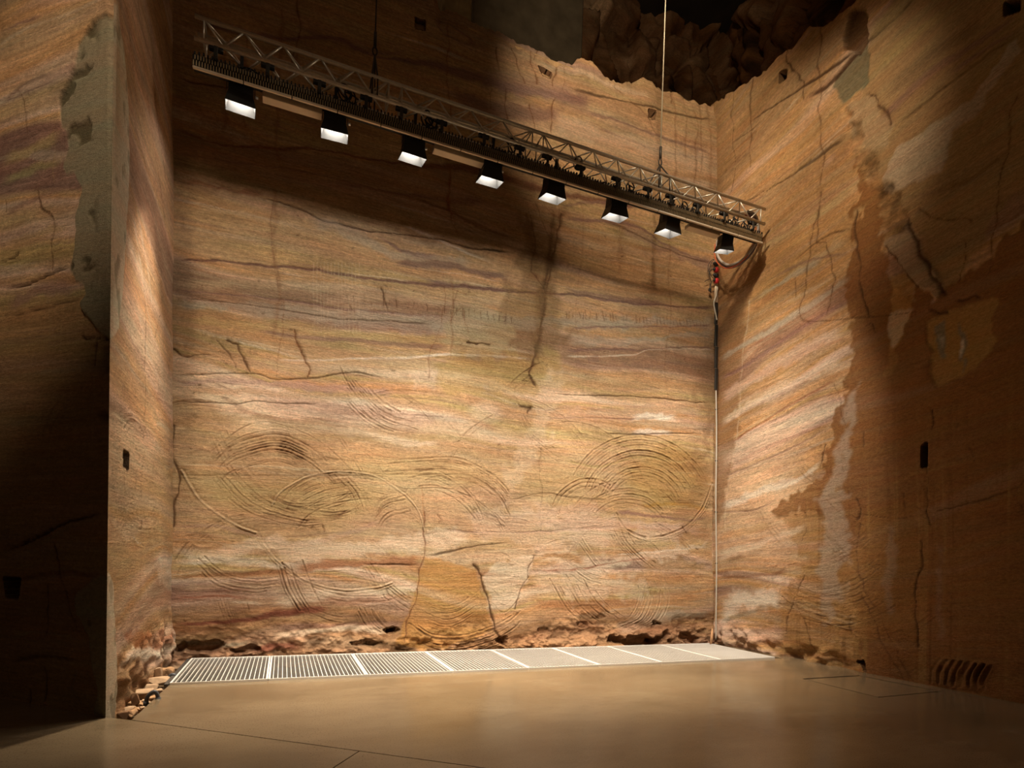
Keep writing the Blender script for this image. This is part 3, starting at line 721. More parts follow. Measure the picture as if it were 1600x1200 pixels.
# fresher stone upper right
R.poly([(1345, 170), (1362, 60), (1420, -30), (1700, -60), (1700, 200), (1560, 330), (1500, 440), (1470, 465), (1430, 350), (1390, 300), (1350, 240)], (.40, .26, .12), .75, soft=2, jag=3)
R.poly([(1378, 292), (1400, 235), (1450, 200), (1520, 160), (1590, 60), (1600, 80), (1560, 130), (1530, 180), (1490, 205), (1482, 240), (1470, 270), (1440, 285), (1390, 305), (1380, 300)], (.60, .47, .33), .7, soft=1, jag=2.5, lift=.015)
R.poly([(1330, 165), (1362, 148), (1400, 195), (1385, 230), (1340, 245), (1330, 210)], (.50, .36, .21), .6, soft=2, jag=2)
R.poly([(1385, 380), (1420, 345), (1450, 400), (1475, 450), (1470, 470), (1440, 450), (1400, 405)], (.46, .34, .22), .8, soft=1, jag=2, lift=.03)
R.poly([(1395, 430), (1420, 430), (1432, 445), (1420, 480), (1425, 490), (1410, 530), (1390, 555), (1398, 500), (1390, 470)], (.50, .28, .10), .75, soft=1, jag=2)
R.poly([(1393, 490), (1425, 483), (1415, 520), (1395, 545), (1390, 520)], (.66, .52, .36), .7, soft=1, jag=2)
R.poly([(1376, 590), (1395, 545), (1408, 550), (1390, 590)], (.42, .22, .08), .6, soft=1, jag=2)
R.poly([(1452, 505), (1480, 492), (1520, 476), (1545, 468), (1560, 476), (1549, 505), (1556, 530), (1548, 550), (1530, 572), (1500, 588), (1472, 600), (1458, 598), (1450, 560)], (.42, .25, .09), .9, soft=1, jag=2.5, lift=-.02)
for pts in ([(1462, 508), (1478, 502), (1480, 530), (1474, 560), (1464, 556)], [(1502, 500), (1508, 520), (1505, 560), (1497, 560)], [(1508, 555), (1513, 560), (1506, 582)]): R.poly(pts, 'GRN', .85, soft=1, jag=2)
R.poly([(1466, 525), (1476, 525), (1472, 545)], 'CEL', .7, soft=1, jag=1); R.poly([(1500, 535), (1504, 530), (1500, 560), (1497, 550)], 'WHT', .8, soft=1, jag=1)
# grey mortar patch
R.poly([(1308, 122), (1336, 85), (1350, 68), (1360, 82), (1362, 105), (1362, 130), (1350, 140), (1338, 148), (1330, 160), (1322, 165), (1318, 150), (1305, 140)], (.20, .175, .10), .9, soft=1, jag=2, lift=-.015)
R.bed *= 1
R.poly([(1318, 60), (1326, 10), (1350, 10), (1358, 60), (1345, 85), (1325, 75)], (.15, .07, .025), .8, soft=1, jag=2, lift=-.12)  # recess with its dark shadow painted in
# broken vein
R.poly([(1335, 180), (1350, 200), (1370, 260), (1400, 300), (1425, 330), (1410, 360), (1385, 370), (1375, 320), (1345, 270), (1332, 220)], (.30, .16, .06), .6, soft=2, jag=4)
vein = R.poly([(1320, 170), (1345, 190), (1372, 260), (1410, 320), (1425, 345), (1400, 365), (1385, 360), (1370, 310), (1340, 260), (1325, 215)], None, soft=3, jag=4)
R.dis += vein*(.010*FD['lump'](R.U, R.Z)+.013*FD['edge'](R.U*1.5, R.Z*1.5)+.008*FD['spot'](R.U, R.Z)-.02)
R.col *= (1+.25*vein*FD['edge'](R.U, R.Z))[..., None]
R.poly([(1116, 395), (1200, 395), (1172, 470), (1160, 560), (1154, 640), (1147, 700), (1138, 745), (1132, 800), (1116, 815)], (.30, .16, .07), .7, soft=3, jag=4)  # corner shade and brown stain painted as one strip
R.crack([(1172, 470), (1161, 560), (1155, 640), (1148, 700), (1139, 745), (1133, 800), (1134, 840)], 3, 'SEAM', .6, -.006, jag=.5)
R.bed[:] = .75; R.bed *= 1-.55*R.poly(PATP, None, soft=3)
# layers on the lit part
for pts, th, c, a, ct in [
    ([(1125, 590), (1180, 560), (1240, 520), (1290, 490), (1330, 470)], 5, 'MAU', .7, .008), ([(1125, 560), (1180, 530), (1230, 500), (1300, 455), (1335, 432)], 9, 'GRY', .6, 0), ([(1125, 620), (1200, 575), (1320, 515)], 16, 'PNK', .55, 0),
    ([(1125, 660), (1200, 615), (1320, 560)], 12, 'CRM', .5, 0), ([(1140, 690), (1220, 640), (1310, 590)], 3, 'RED', .5, .01), ([(1125, 720), (1200, 680), (1300, 620)], 14, (.70, .52, .38), .5, 0), ([(1125, 745), (1200, 715), (1290, 670)], 3, 'MAU', .5, .012),
    ([(1125, 790), (1180, 770), (1250, 745), (1285, 720)], 14, 'WHT', .5, 0), ([(1125, 800), (1180, 795), (1215, 780)], 3, 'MAU', .4, .01), ([(1120, 840), (1180, 825), (1210, 815)], 12, 'ORG', .5, 0), ([(1120, 870), (1180, 850), (1260, 820)], 12, 'CRM', .45, 0),
    ([(1120, 900), (1160, 900), (1210, 895), (1235, 890)], 8, (.26, .13, .07), .6, 0), ([(1122, 965), (1150, 945), (1190, 938), (1222, 925)], 26, 'WHT', .6, 0), ([(1122, 975), (1160, 962), (1200, 950)], 6, 'GRN', .35, 0), ([(1122, 1000), (1170, 995), (1230, 990)], 18, 'PNK', .4, 0),
    ([(1160, 320), (1230, 280), (1330, 210)], 4, 'DK', .6, .02), ([(1120, 340), (1160, 325), (1210, 300)], 6, 'MAU', .5, 0), ([(1170, 190), (1250, 140), (1320, 95), (1345, 75)], 3, 'DK', .7, .02), ([(1140, 225), (1170, 205), (1195, 185)], 3, 'DK', .5, .01),
    ([(1260, 155), (1300, 130), (1345, 80), (1400, 30), (1440, -10)], 4, 'DK', .7, .03), ([(1350, 60), (1400, 20), (1430, -15)], 14, (.46, .33, .15), .6, 0), ([(1370, 190), (1450, 120), (1530, 70), (1600, 20)], 8, 'MAU', .5, 0), ([(1400, 195), (1500, 120), (1600, 50)], 4, 'DK', .4, 0),
    ([(1380, 150), (1460, 90), (1550, 30)], 12, (.30, .18, .09), .5, 0), ([(1365, 110), (1430, 60), (1500, 10)], 9, (.50, .34, .14), .5, 0), ([(1130, 420), (1180, 395), (1260, 350), (1330, 300)], 10, (.58, .40, .20), .5, 0), ([(1180, 470), (1240, 430), (1330, 370)], 14, (.60, .44, .26), .5, 0),
    ([(1240, 410), (1285, 375), (1335, 355)], 3, 'DK', .5, .012), ([(1200, 440), (1260, 410), (1330, 395)], 5, 'MAU', .5, 0), ([(1250, 500), (1290, 502), (1330, 498), (1400, 492), (1450, 485)], 1.3, 'DK', .5, .01), ([(1195, 460), (1250, 425), (1290, 405)], 9, 'GRY', .6, 0),
    ([(1420, 310), (1500, 290), (1560, 260)], 10, (.34, .21, .11), .5, 0), ([(1470, 300), (1530, 270), (1600, 210)], 8, (.28, .16, .07), .5, 0), ([(1340, 690), (1400, 680), (1440, 665)], 6, (.28, .12, .04), .5, 0), ([(1380, 760), (1440, 735), (1520, 720)], 10, (.36, .20, .07), .5, 0),
    ([(1330, 800), (1400, 808), (1440, 800)], 3, 'DK', .5, .012), ([(1440, 800), (1520, 785), (1600, 760)], 3, 'DK', .55, .012), ([(1480, 120), (1540, 80), (1600, 45)], 5, 'MAU', .5, 0)]:
    rb(pts, th, c, a, cut=ct)
# vertical seeps
vs = FD['vert'](R.U, R.Z*.5)
lowr = (1-sstep(2.6, 4.6, R.Z))*sstep(1.6, 2.2, R.U)
lowr = lowr*(.35+.65*sstep(-.6, .8, FD['mid'](R.U, R.Z*.6)))
R.paint(sstep(.6, 1.7, vs)*lowr, (.42, .25, .09), .45); R.paint(sstep(.8, 1.9, -vs)*lowr, (.14, .06, .02), .4)
R.poly([(1322, 615), (1338, 605), (1335, 660), (1318, 720), (1316, 770), (1318, 880), (1300, 960), (1284, 985), (1280, 880), (1284, 780), (1300, 730), (1318, 680)], (.48, .38, .29), .6, soft=3, jag=6)
R.poly([(1385, 830), (1396, 830), (1392, 960), (1380, 960)], (.40, .28, .19), .45, soft=3, jag=4)
R.poly([(1462, 850), (1470, 850), (1468, 1000), (1458, 1000)], (.34, .22, .15), .4, soft=3, jag=3)
R.poly([(1300, 960), (1318, 860), (1342, 850), (1342, 1010), (1310, 1000)], (.46, .27, .10), .4, soft=5, jag=4)
rk = R.crack
for pts, wd, dp in [
    ([(1340, 330), (1342, 380), (1348, 420), (1350, 470), (1358, 495)], 4, .06), ([(1420, 345), (1436, 378), (1450, 410), (1458, 432), (1478, 460)], 5, .07), ([(1388, 385), (1402, 405), (1418, 422), (1438, 448)], 4, .05),
    ([(1562, 300), (1558, 350), (1550, 400), (1545, 430)], 3, .03), ([(1590, 150), (1578, 210), (1566, 270), (1562, 300)], 2.6, .03), ([(1510, 378), (1508, 410), (1500, 440)], 2.4, .025), ([(1440, 328), (1462, 340), (1490, 344), (1520, 346)], 3, .03),
    ([(1360, 145), (1375, 165), (1394, 195)], 4, .05), ([(1228, 68), (1226, 95), (1236, 110), (1248, 118), (1258, 130), (1258, 156)], 3.2, .04), ([(1176, 122), (1176, 200), (1174, 260)], 3, .015), ([(1146, 140), (1146, 210), (1143, 300)], 1.6, .01),
    ([(1280, 32), (1282, 70), (1284, 130), (1285, 200), (1282, 290)], 3, .02), ([(1283, 300), (1280, 330), (1268, 375), (1262, 420), (1258, 465), (1250, 480), (1252, 497), (1270, 505)], 2.8, .03),
    ([(1280, 330), (1278, 380), (1294, 380), (1300, 410), (1306, 435), (1300, 460), (1292, 490)], 2.4, .025), ([(1244, 440), (1244, 470)], 1.6, .015), ([(1445, 800), (1446, 770), (1446, 730)], 2.6, .03), ([(1456, 640), (1455, 670)], 3.5, .04),
    ([(1444, 800), (1452, 822)], 2.5, .03), ([(1436, 845), (1430, 905), (1429, 940), (1432, 985), (1431, 1010)], 3.6, .04), ([(1344, 932), (1360, 965), (1372, 1000), (1390, 1030), (1412, 1066)], 2.4, .025), ([(1345, 905), (1368, 950), (1386, 995), (1402, 1030), (1422, 1064)], 2.4, .025),
    ([(1255, 900), (1245, 925), (1234, 950), (1225, 990)], 2.6, .03), ([(1240, 938), (1252, 965), (1258, 985), (1266, 1015)], 2.4, .025), ([(1342, 810), (1342, 905)], 2, .02), ([(1335, 780), (1340, 800), (1336, 812)], 4.5, .05),
    ([(1302, 600), (1312, 630), (1320, 665)], 2.4, .02), ([(1288, 695), (1284, 715), (1280, 730)], 3.2, .03), ([(1350, 675), (1348, 698)], 3, .03), ([(1512, 700), (1520, 720)], 2.4, .02), ([(1410, 770), (1412, 792)], 2.6, .03),
    ([(1326, 960), (1328, 990)], 2, .02), ([(1255, 800), (1256, 830), (1250, 845)], 2, .02), ([(1600, 745), (1580, 780), (1600, 800)], 2, .02), ([(1345, 515), (1362, 505), (1368, 520)], 3.5, .04), ([(1455, 485), (1468, 490), (1480, 488)], 5, .06), ([(1500, 470), (1525, 462), (1532, 465)], 4, .05)]:
    rk(pts, wd, 'DK' if wd > 3 else (.13, .065, .03), .9 if wd > 3 else .75, dp)
R.hole([(1440, 695), (1448, 690), (1448, 728), (1440, 731)], .18)
R.hole([(1216, 112), (1228, 108), (1228, 122), (1216, 130)], .2)
R.hole([(1573, 8), (1597, -4), (1597, 18), (1573, 27)], .3)
R.hole([(1332, 1034), (1347, 1033), (1350, 1052), (1342, 1040)], .12)
R.circ((1290, 860), [70, 78, 86, 96, 104, 116], 225, 320, .008, 1.6, sx=1.2)
rng = random.Random(4)
for _ in range(22):
    x, y = rng.uniform(1240, 1600), rng.uniform(620, 1000); r_ = rng.uniform(60, 150); a = rng.uniform(180, 300)
    R.circ((x, y), [r_, r_+6, r_+13], a, a+50, .005, 1.4)
for i in range(8):       # gouges left by a digger's teeth
    x = 1452+i*11.5
    R.saw([(x+14, 1030+i*1.5), (x+3, 1046+i*2), (x-1+i*.6, 1066+i*1.6)], 1, 5, .05, 3.2)
for y in (955, 965): R.saw([(1225, y-30), (1270, y-8), (1320, y+8), (1345, y+8)], 2, 7, -.008, 1.6, light=.3)
foot = 1-sstep(.05, .45, R.Z+.1*FD['mid'](R.U, R.Z)); foot *= 1-sstep(2.4, 3.4, R.U)
R.dis += foot*(.06*FD['lump'](R.U, R.Z)+.03*FD['edge'](R.U, R.Z))
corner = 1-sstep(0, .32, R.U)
R.paint(corner*sstep(2., 6., R.Z), 'BRN', .4)  # darkens the upper corner, shade put into the colour
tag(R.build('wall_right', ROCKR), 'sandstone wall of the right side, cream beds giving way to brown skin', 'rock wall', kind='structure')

# ================================================================== wall_left (side of the recess) and wall_left_near, which meet in one arris
nl = np.array([1, -.016, .0285]); nl /= np.linalg.norm(nl)
dl = np.array([-.016, -1, 0]); dl /= np.linalg.norm(dl)
protoL = Wall((-1.45, 9.5, 0), dl, (-.0285, 0, 1), nl, [0, 1], 1, 2)
e0 = protoL.uv((165, 1118)); e1 = protoL.uv((178, 0))
def arris(z): return e0[0]+(e1[0]-e0[0])*(z-e0[1])/(e1[1]-e0[1])
tt = np.linspace(0, 1, 130)
Lw = Wall((-1.45, 9.5, 0), dl, (-.0285, 0, 1), nl, tt, 10.5, 600, z0=-.2)
Lw.U = (-.25+(arris(Lw.Z)+.25)*tt[None, :]).astype(np.float32)
Lw.skew = True; Lw.prep()
Lw.strata(['MAU', 'PNK', 'TAN', 'ORG', 'TAN', 'PNK', 'CRM'], dip=.05, thin=.17, thick=.55, cross=.3)
zz = Lw.Z+.2*Lw.wp
Lw.paint(sstep(2.6, 4.2, zz), (.60, .37, .22), .5); Lw.paint(sstep(1.2, 1.8, zz)*(1-sstep(2.6, 3.4, zz)), (.55, .40, .20), .5)
Lw.relief(.012, .004, .0015, .0006, .0007)
def lw_smooth(band_fn):
    return band_fn
# dark bedding seams that fan downwards to the corner
for pts, w_, a in [([(198, 20), (212, 150), (226, 240)], 3, .7), ([(215, 0), (236, 120), (258, 280)], 4, .7), ([(200, 160), (222, 240), (228, 262)], 4, .7), ([(228, 150), (250, 300), (262, 400)], 3, .7), ([(240, 0), (252, 90), (266, 240)], 3, .6),
                   ([(205, 260), (225, 340), (245, 420)], 2, .5), ([(244, 330), (256, 420), (266, 480)], 2.4, .6), ([(200, 460), (225, 520), (245, 545)], 2.2, .6)]:
    Lw.crack(pts, w_, (.26, .11, .06), a, .006, smooth=True)
for pts, w_ in [([(215, 330), (232, 420), (238, 470)], 10), ([(212, 350), (222, 420), (238, 520)], 9), ([(220, 500), (236, 560), (255, 600)], 8)]:  # pale streaks: bright edge of the lamp light painted on
    Lw.crack(pts, w_, (.72, .60, .47), .55, -.004, smooth=True)
Lw.crack([(228, 375), (229, 480), (229, 550), (226, 700), (223, 860), (220, 940)], 1.3, 'DK', .8, .015, jag=1.2)
Lw.crack([(197, 600), (197, 700), (196, 800), (195, 860)], 1.2, (.3, .16, .08), .6, .01)
Lw.crack([(254, 465), (249, 500), (243, 528)], 1.8, 'DK', .7, .02)
Lw.crack([(170, 800), (185, 830), (198, 850), (222, 856)], 2, (.32, .13, .06), .7, .015)
Lw.crack([(210, 840), (222, 850)], 5, 'WHT', .7, -.01)
Lw.poly([(195, 985), (240, 990), (268, 985), (268, 1010), (240, 1018), (200, 1010)], (.46, .16, .06), .6, soft=2, jag=3)
Lw.poly([(205, 1018), (225, 1012), (245, 1008), (248, 1022), (225, 1030), (210, 1030), (190, 1038)], 'WHT', .85, soft=1, jag=3, lift=.02)
Lw.poly([(240, 880), (270, 870), (270, 930), (250, 905)], 'WHT', .5, soft=2, jag=3)
Lw.poly([(165, 800), (200, 840), (225, 860), (268, 900), (268, 990), (180, 980)], (.58, .36, .19), .4, soft=3, jag=4)
Lw.poly([(168, 1060), (240, 1040), (270, 1030), (270, 1130), (160, 1130)], (.50, .29, .14), .5, soft=3, jag=4)
fo = 1-sstep(.15, .75, Lw.Z+.1*FD['mid'](Lw.U, Lw.Z)); fo = fo*(1-sstep(2.6, 2.85, Lw.U))
Lw.dis += fo*(.022*FD['lump'](Lw.U, Lw.Z)+.022*FD['edge'](Lw.U, Lw.Z)+.012*FD['spot'](Lw.U, Lw.Z)); Lw.col *= (1+fo*.15*FD['edge'](Lw.U, Lw.Z))[..., None]
Lw.circ((215, 700), [30, 38, 46, 56], 20, 160, .007, 1.4, sx=2.0); Lw.circ((225, 770), [40, 48, 58], 200, 330, .006, 1.4, sx=2.0)
Lw.hole([(196, 704), (204, 709), (204, 734), (197, 728)], .16)
# mortar skim down the arris
cm = Lw.poly([(160, 0), (182, 0), (186, 40), (193, 80), (199, 150), (201, 250), (200, 330), (196, 385), (192, 450), (188, 480), (186, 515), (172, 528), (150, 528)], None, soft=1, jag=1.6)
cm = np.maximum(cm, Lw.poly([(150, 885), (168, 892), (178, 905), (180, 1000), (184, 1060), (180, 1130), (150, 1130)], None, soft=1, jag=2))
Lw.paint(cm, 'CEL', .95); Lw.bed[:] = .8*(1-cm); Lw.dis = Lw.dis*(1-.85*cm)+.012*cm
pit = cm*sstep(.9, 1.6, FD['spot'](Lw.U, Lw.Z*.5)+(FD['spot'](Lw.U+3, Lw.Z)*.4)); Lw.paint(pit, 'CEM', .6); Lw.dis -= .006*pit
Lw.dis *= sstep(0, .06, (arris(Lw.Z)-Lw.U))          # meets the near face cleanly
tag(Lw.build('wall_left', ROCK), 'narrow brightly lit sandstone side of the recess with mortar skim on its edge', 'rock wall', kind='structure')

pa0 = protoL.O+e0[0]*dl+e0[1]*protoL.dv; pa1 = protoL.O+e1[0]*dl+e1[1]*protoL.dv
av = (pa1-pa0)/(pa1[2]-pa0[2]); A0 = pa0-av*pa0[2]
dn = np.array([-.76, .65, 0]); dn /= np.linalg.norm(dn)
nn = np.cross(dn, av); nn /= np.linalg.norm(nn)
if nn[1] > 0: nn = -nn
us = np.concatenate([np.linspace(0, 1.9, 200), np.linspace(1.95, 4.5, 30)])
N = Wall(A0, dn, av, nn, us, 9.5, 500, z0=-.2)
N.strata(['MAU', 'TAN', 'ORG', 'PNK', 'TAN', 'YEL', 'ORG'], dip=-.02, thin=.15, thick=.55, cross=.1)
N.relief(.03, .005, .002, .0006, .0007)
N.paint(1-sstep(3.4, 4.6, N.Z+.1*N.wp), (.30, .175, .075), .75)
for pts, th, c, a, ct in [([(0, 55), (40, 38), (75, 25)], 9, 'MAU', .7, .01), ([(0, 170), (40, 135), (95, 115)], 8, (.30, .18, .13), .6, 0), ([(0, 165), (60, 140), (100, 125)], 4, 'MAU', .6, 0), ([(0, 240), (45, 215), (95, 190)], 4, 'MAU', .7, .015),
    ([(0, 255), (50, 232), (105, 205)], 16, 'YEL', .5, 0), ([(0, 285), (50, 262), (105, 240)], 10, (.40, .33, .16), .6, 0), ([(0, 330), (60, 305), (110, 285)], 8, 'MAU', .5, 0), ([(0, 390), (60, 365), (115, 345)], 14, (.50, .33, .16), .5, 0),
    ([(0, 448), (40, 440), (75, 425), (112, 412)], 3.5, 'DK', .9, .04), ([(0, 470), (60, 455), (125, 440)], 22, (.36, .21, .16), .6, 0), ([(0, 494), (60, 478), (130, 460)], 3, 'DK', .6, .012), ([(0, 845), (60, 850), (120, 820), (165, 800)], 8, (.30, .22, .12), .5, 0),
    ([(0, 860), (50, 845), (110, 815), (165, 798)], 4, 'DK', .7, .03), ([(0, 915), (80, 900), (160, 905)], 6, (.22, .10, .04), .6, 0), ([(0, 1005), (40, 995), (80, 998), (120, 1008)], 4, (.36, .26, .14), .6, 0), ([(0, 1040), (60, 1032), (120, 1040)], 5, 'DK', .5, .02)]:
    N.band(pts, th, c, a, cut=ct)
for pts, wd, dp, c in [([(30, 140), (40, 165), (43, 210)], 2.4, .03, 'DK'), ([(58, 300), (64, 325), (82, 338), (84, 360), (79, 380), (80, 420)], 4, .05, 'DK'), ([(0, 405), (12, 402), (25, 394)], 4, .05, 'DK'), ([(8, 312), (8, 330)], 2.4, .02, 'DK'), ([(125, 525), (150, 528), (172, 535)], 6, .08, 'DK'),
    ([(148, 530), (145, 570)], 5, .07, 'DK'), ([(35, 850), (55, 838), (80, 825)], 5, .05, 'DK'), ([(84, 850), (90, 880), (94, 910), (104, 950), (114, 985)], 3.5, .04, 'DK'), ([(70, 915), (68, 960), (65, 990)], 2.4, .03, 'DK'), ([(62, 1045), (62, 1100)], 3, .03, 'DK'), ([(40, 1080), (38, 1105)], 2.4, .03, 'DK'),
    ([(112, 1050), (105, 1080), (120, 1100)], 4, .03, (.30, .22, .12)), ([(128, 1050), (140, 1075)], 3, .02, (.30, .22, .12))]:
    N.crack(pts, wd, c, .9, dp)
for x, y0, y1 in [(84, 430, 900), (88, 180, 290), (118, 480, 540), (146, 570, 720), (72, 480, 600)]:
    N.crack([(x, y0), (x-1, (y0+y1)/2), (x-3, y1)], 1.8, (.42, .28, .13), .6, -.006)
N.circ((40, 720), [120, 128, 138, 150, 160], 250, 345, .006, 1.4); N.circ((-20, 640), [200, 212, 224, 236, 250], 270, 330, .008, 1.6); N.circ((120, 700), [60, 70, 84, 96], 10, 100, .004, 1.3)
N.hole([(1, 903), (28, 905), (24, 933), (3, 932)], .3)
cem = [(185, 20), (150, 40), (138, 50), (126, 75), (121, 105), (108, 130), (96, 160), (100, 180), (98, 198), (112, 206), (106, 235), (98, 262), (105, 272), (116, 272), (126, 300), (118, 345), (118, 395), (110, 425), (118, 440), (128, 445), (134, 460), (124, 472), (130, 490), (148, 515), (160, 522), (185, 530)]
cm = N.poly(cem, None, soft=1, jag=2.4)
cm = np.maximum(cm, N.poly([(185, 895), (150, 900), (118, 930), (116, 960), (130, 985), (138, 1000), (140, 1040), (150, 1075), (146, 1115), (185, 1130)], None, soft=1, jag=2.4))
N.paint(cm, 'CEM', .95); N.bed[:] = .8*(1-cm); N.dis = N.dis*(1-.8*cm)+.012*cm
pit = cm*sstep(1.0, 1.7, FD['lump'](N.U, N.Z)+FD['spot'](N.U, N.Z)*.6)*sstep(.12, .3, N.U); N.paint(pit, (.06, .045, .02), .75); N.dis -= .02*pit
N.dis *= sstep(0, .05, N.U)
# ragged, spalled arris below the mortar
spall = (N.Z < e0[1]+3.5)*(N.Z > 1.9)*(1-sstep(.05, .2, N.U))*sstep(-.2, .8, FD['lump'](N.U*.2+4, N.Z)+.3*N.ew); spall = spall*(1-cm)
N.dis -= .03*spall*sstep(.01, .06, N.U); N.paint(spall, 'DK', .55)
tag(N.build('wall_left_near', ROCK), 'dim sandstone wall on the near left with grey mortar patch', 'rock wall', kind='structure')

# ================================================================== rough rock above the sawn wall, concrete blocks and dark roof
def rough(name, O, du, dv, n, us, z0, z1, nz, seed, amp, ramp, label):
    W = Wall(O, du, dv, n, us, z1, nz, z0=z0)
    b = FD['mid'](W.U+seed, W.Z*.6); c = FD['lump'](W.U+seed, W.Z); W.lam = b
    rg = np.random.default_rng(int(seed*10)); n = 150
    cu, cz = rg.uniform(us[0], us[-1], n), rg.uniform(z0, z1, n)
    su, sz, of, tn = rg.normal(0, .45, n), rg.normal(-.1, .5, n), rg.normal(0, 1, n), rg.uniform(0, 1, n)
    X = W.U+.10*b+.04*c; Y = W.Z+.12*W.wp+.05*c
    d1 = np.full(W.U.shape, 1e9); d2 = d1.copy(); idx = np.zeros(W.U.shape, int)
    for i in range(n):                          # blocks parted by joints
        d = (X-cu[i])**2*1.5+(Y-cz[i])**2*.6; k = d < d1
        d2 = np.where(k, d1, np.minimum(d2, d)); idx = np.where(k, i, idx); d1 = np.where(k, d, d1)
    gap = np.sqrt(d2)-np.sqrt(d1)
    W.dis += amp*(1.0*of[idx]+1.6*np.clip(su[idx]*(X-cu[idx])+sz[idx]*(Y-cz[idx]), -1, 1)+.35*b+.16*c+.06*W.ew)
    jt = 1-sstep(.02, .16, gap); W.dis -= amp*.9*jt
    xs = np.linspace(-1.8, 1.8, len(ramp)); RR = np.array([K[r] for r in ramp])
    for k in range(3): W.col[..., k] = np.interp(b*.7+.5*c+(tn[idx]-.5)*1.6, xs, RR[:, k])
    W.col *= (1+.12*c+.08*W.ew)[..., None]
    o = W.build(name, ROCKD); return tag(o, label, 'rock wall', kind='structure')
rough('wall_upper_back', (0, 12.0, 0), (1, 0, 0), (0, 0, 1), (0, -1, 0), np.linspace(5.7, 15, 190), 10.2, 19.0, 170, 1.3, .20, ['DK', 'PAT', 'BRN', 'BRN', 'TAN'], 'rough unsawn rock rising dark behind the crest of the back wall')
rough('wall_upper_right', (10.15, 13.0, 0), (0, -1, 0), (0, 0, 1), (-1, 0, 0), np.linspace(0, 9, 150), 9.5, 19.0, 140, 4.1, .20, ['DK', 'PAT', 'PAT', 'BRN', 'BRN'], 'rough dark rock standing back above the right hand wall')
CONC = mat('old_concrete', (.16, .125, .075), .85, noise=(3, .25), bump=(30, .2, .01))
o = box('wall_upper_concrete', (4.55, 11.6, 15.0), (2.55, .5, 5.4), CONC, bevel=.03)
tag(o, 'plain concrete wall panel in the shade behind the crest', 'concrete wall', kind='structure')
o = box('trim_1', (2.66, 10.7, 13.2), (.55, .9, 4.6), mat('pier_rock', (.33, .25, .13), .9, noise=(6, .3), bump=(14, .5, .03)), bevel=.04)  # pier in one even rock tone with grain
tag(o, 'upright rock pier left of the shaded concrete panel', 'rock pier', kind='structure')
bm = bmesh.new()
for X0, X1, Y0, Y1, Z in [(-2.2, 11.2, 9.62, 12.6, 10.6)]: bm_box(bm, ((X0+X1)/2, (Y0+Y1)/2, Z), (X1-X0, Y1-Y0, .5))
o = link('trim_2', mesh_of(bm, 'ledge'), mat('ledge_rock', (.36, .22, .10), .95, noise=(4, .4), bump=(10, .5, .05))); o.hide_render = False
tag(o, 'rock ledge on top of the back wall', 'rock ledge', kind='structure')
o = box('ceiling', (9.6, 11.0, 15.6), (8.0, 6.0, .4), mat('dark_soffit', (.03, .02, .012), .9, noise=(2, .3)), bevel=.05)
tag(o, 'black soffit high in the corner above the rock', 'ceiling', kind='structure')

# ================================================================== floor
def floor_material():
    m = bpy.data.materials.new('polished_concrete'); m.use_nodes = True; nt = m.node_tree; N, L = nt.nodes, nt.links
    b = N['Principled BSDF']; tc = N.new('ShaderNodeTexCoord')
    def noise(sc, det, vec=None, rough=.6):
        n = N.new('ShaderNodeTexNoise'); n.inputs['Scale'].default_value = sc; n.inputs['Detail'].default_value = det; n.inputs['Roughness'].default_value = rough
        L.new(vec or tc.outputs['Object'], n.inputs['Vector']); return n.outputs['Fac']
    mp = N.new('ShaderNodeMapping'); mp.inputs['Scale'].default_value = (.6, 1.1, 1); L.new(tc.outputs['Object'], mp.inputs['Vector'])
    rp = N.new('ShaderNodeValToRGB'); e = rp.color_ramp.elements
    e[0].position = .3; e[0].color = (.15, .105, .06, 1); e[1].position = .72; e[1].color = (.24, .176, .106, 1)
    L.new(noise(1.1, 7, mp.outputs[0]), rp.inputs[0])
    sp = N.new('ShaderNodeValToRGB'); e = sp.color_ramp.elements
    e[0].position = .30; e[0].color = (.45, .42, .38, 1); e[1].position = .42; e[1].color = (1, 1, 1, 1)
    L.new(noise(75, 2), sp.inputs[0])
    mx = N.new('ShaderNodeMix'); mx.data_type = 'RGBA'; mx.blend_type = 'MULTIPLY'; mx.inputs['Factor'].default_value = .8
    L.new(rp.outputs[0], mx.inputs['A']); L.new(sp.outputs[0], mx.inputs['B']); L.new(mx.outputs['Result'], b.inputs['Base Color'])
    rr = N.new('ShaderNodeMapRange'); rr.inputs[1].default_value = .3; rr.inputs[2].default_value = .7; rr.inputs[3].default_value = .10; rr.inputs[4].default_value = .24
    L.new(noise(1.7, 5, mp.outputs[0]), rr.inputs[0]); L.new(rr.outputs[0], b.inputs['Roughness'])
    b.inputs['Specular IOR Level'].default_value = .6
    bp = N.new('ShaderNodeBump'); bp.inputs['Strength'].default_value = .05; bp.inputs['Distance'].default_value = .01
    L.new(noise(40, 4), bp.inputs['Height']); L.new(bp.outputs[0], b.inputs['Normal']); return m
CONCF = floor_material()
DIRT = mat('trench_dirt', (.13, .085, .045), .95, noise=(8, .4), bump=(25, .6, .02))
bm = bmesh.new(); bm_box(bm, (3, 4, -.32), (20, 14, .2))
FLOOR = link('floor', mesh_of(bm, 'floor_bed'), DIRT)
tag(FLOOR, 'polished concrete floor in large slabs reflecting the lit rock', 'floor', kind='structure')
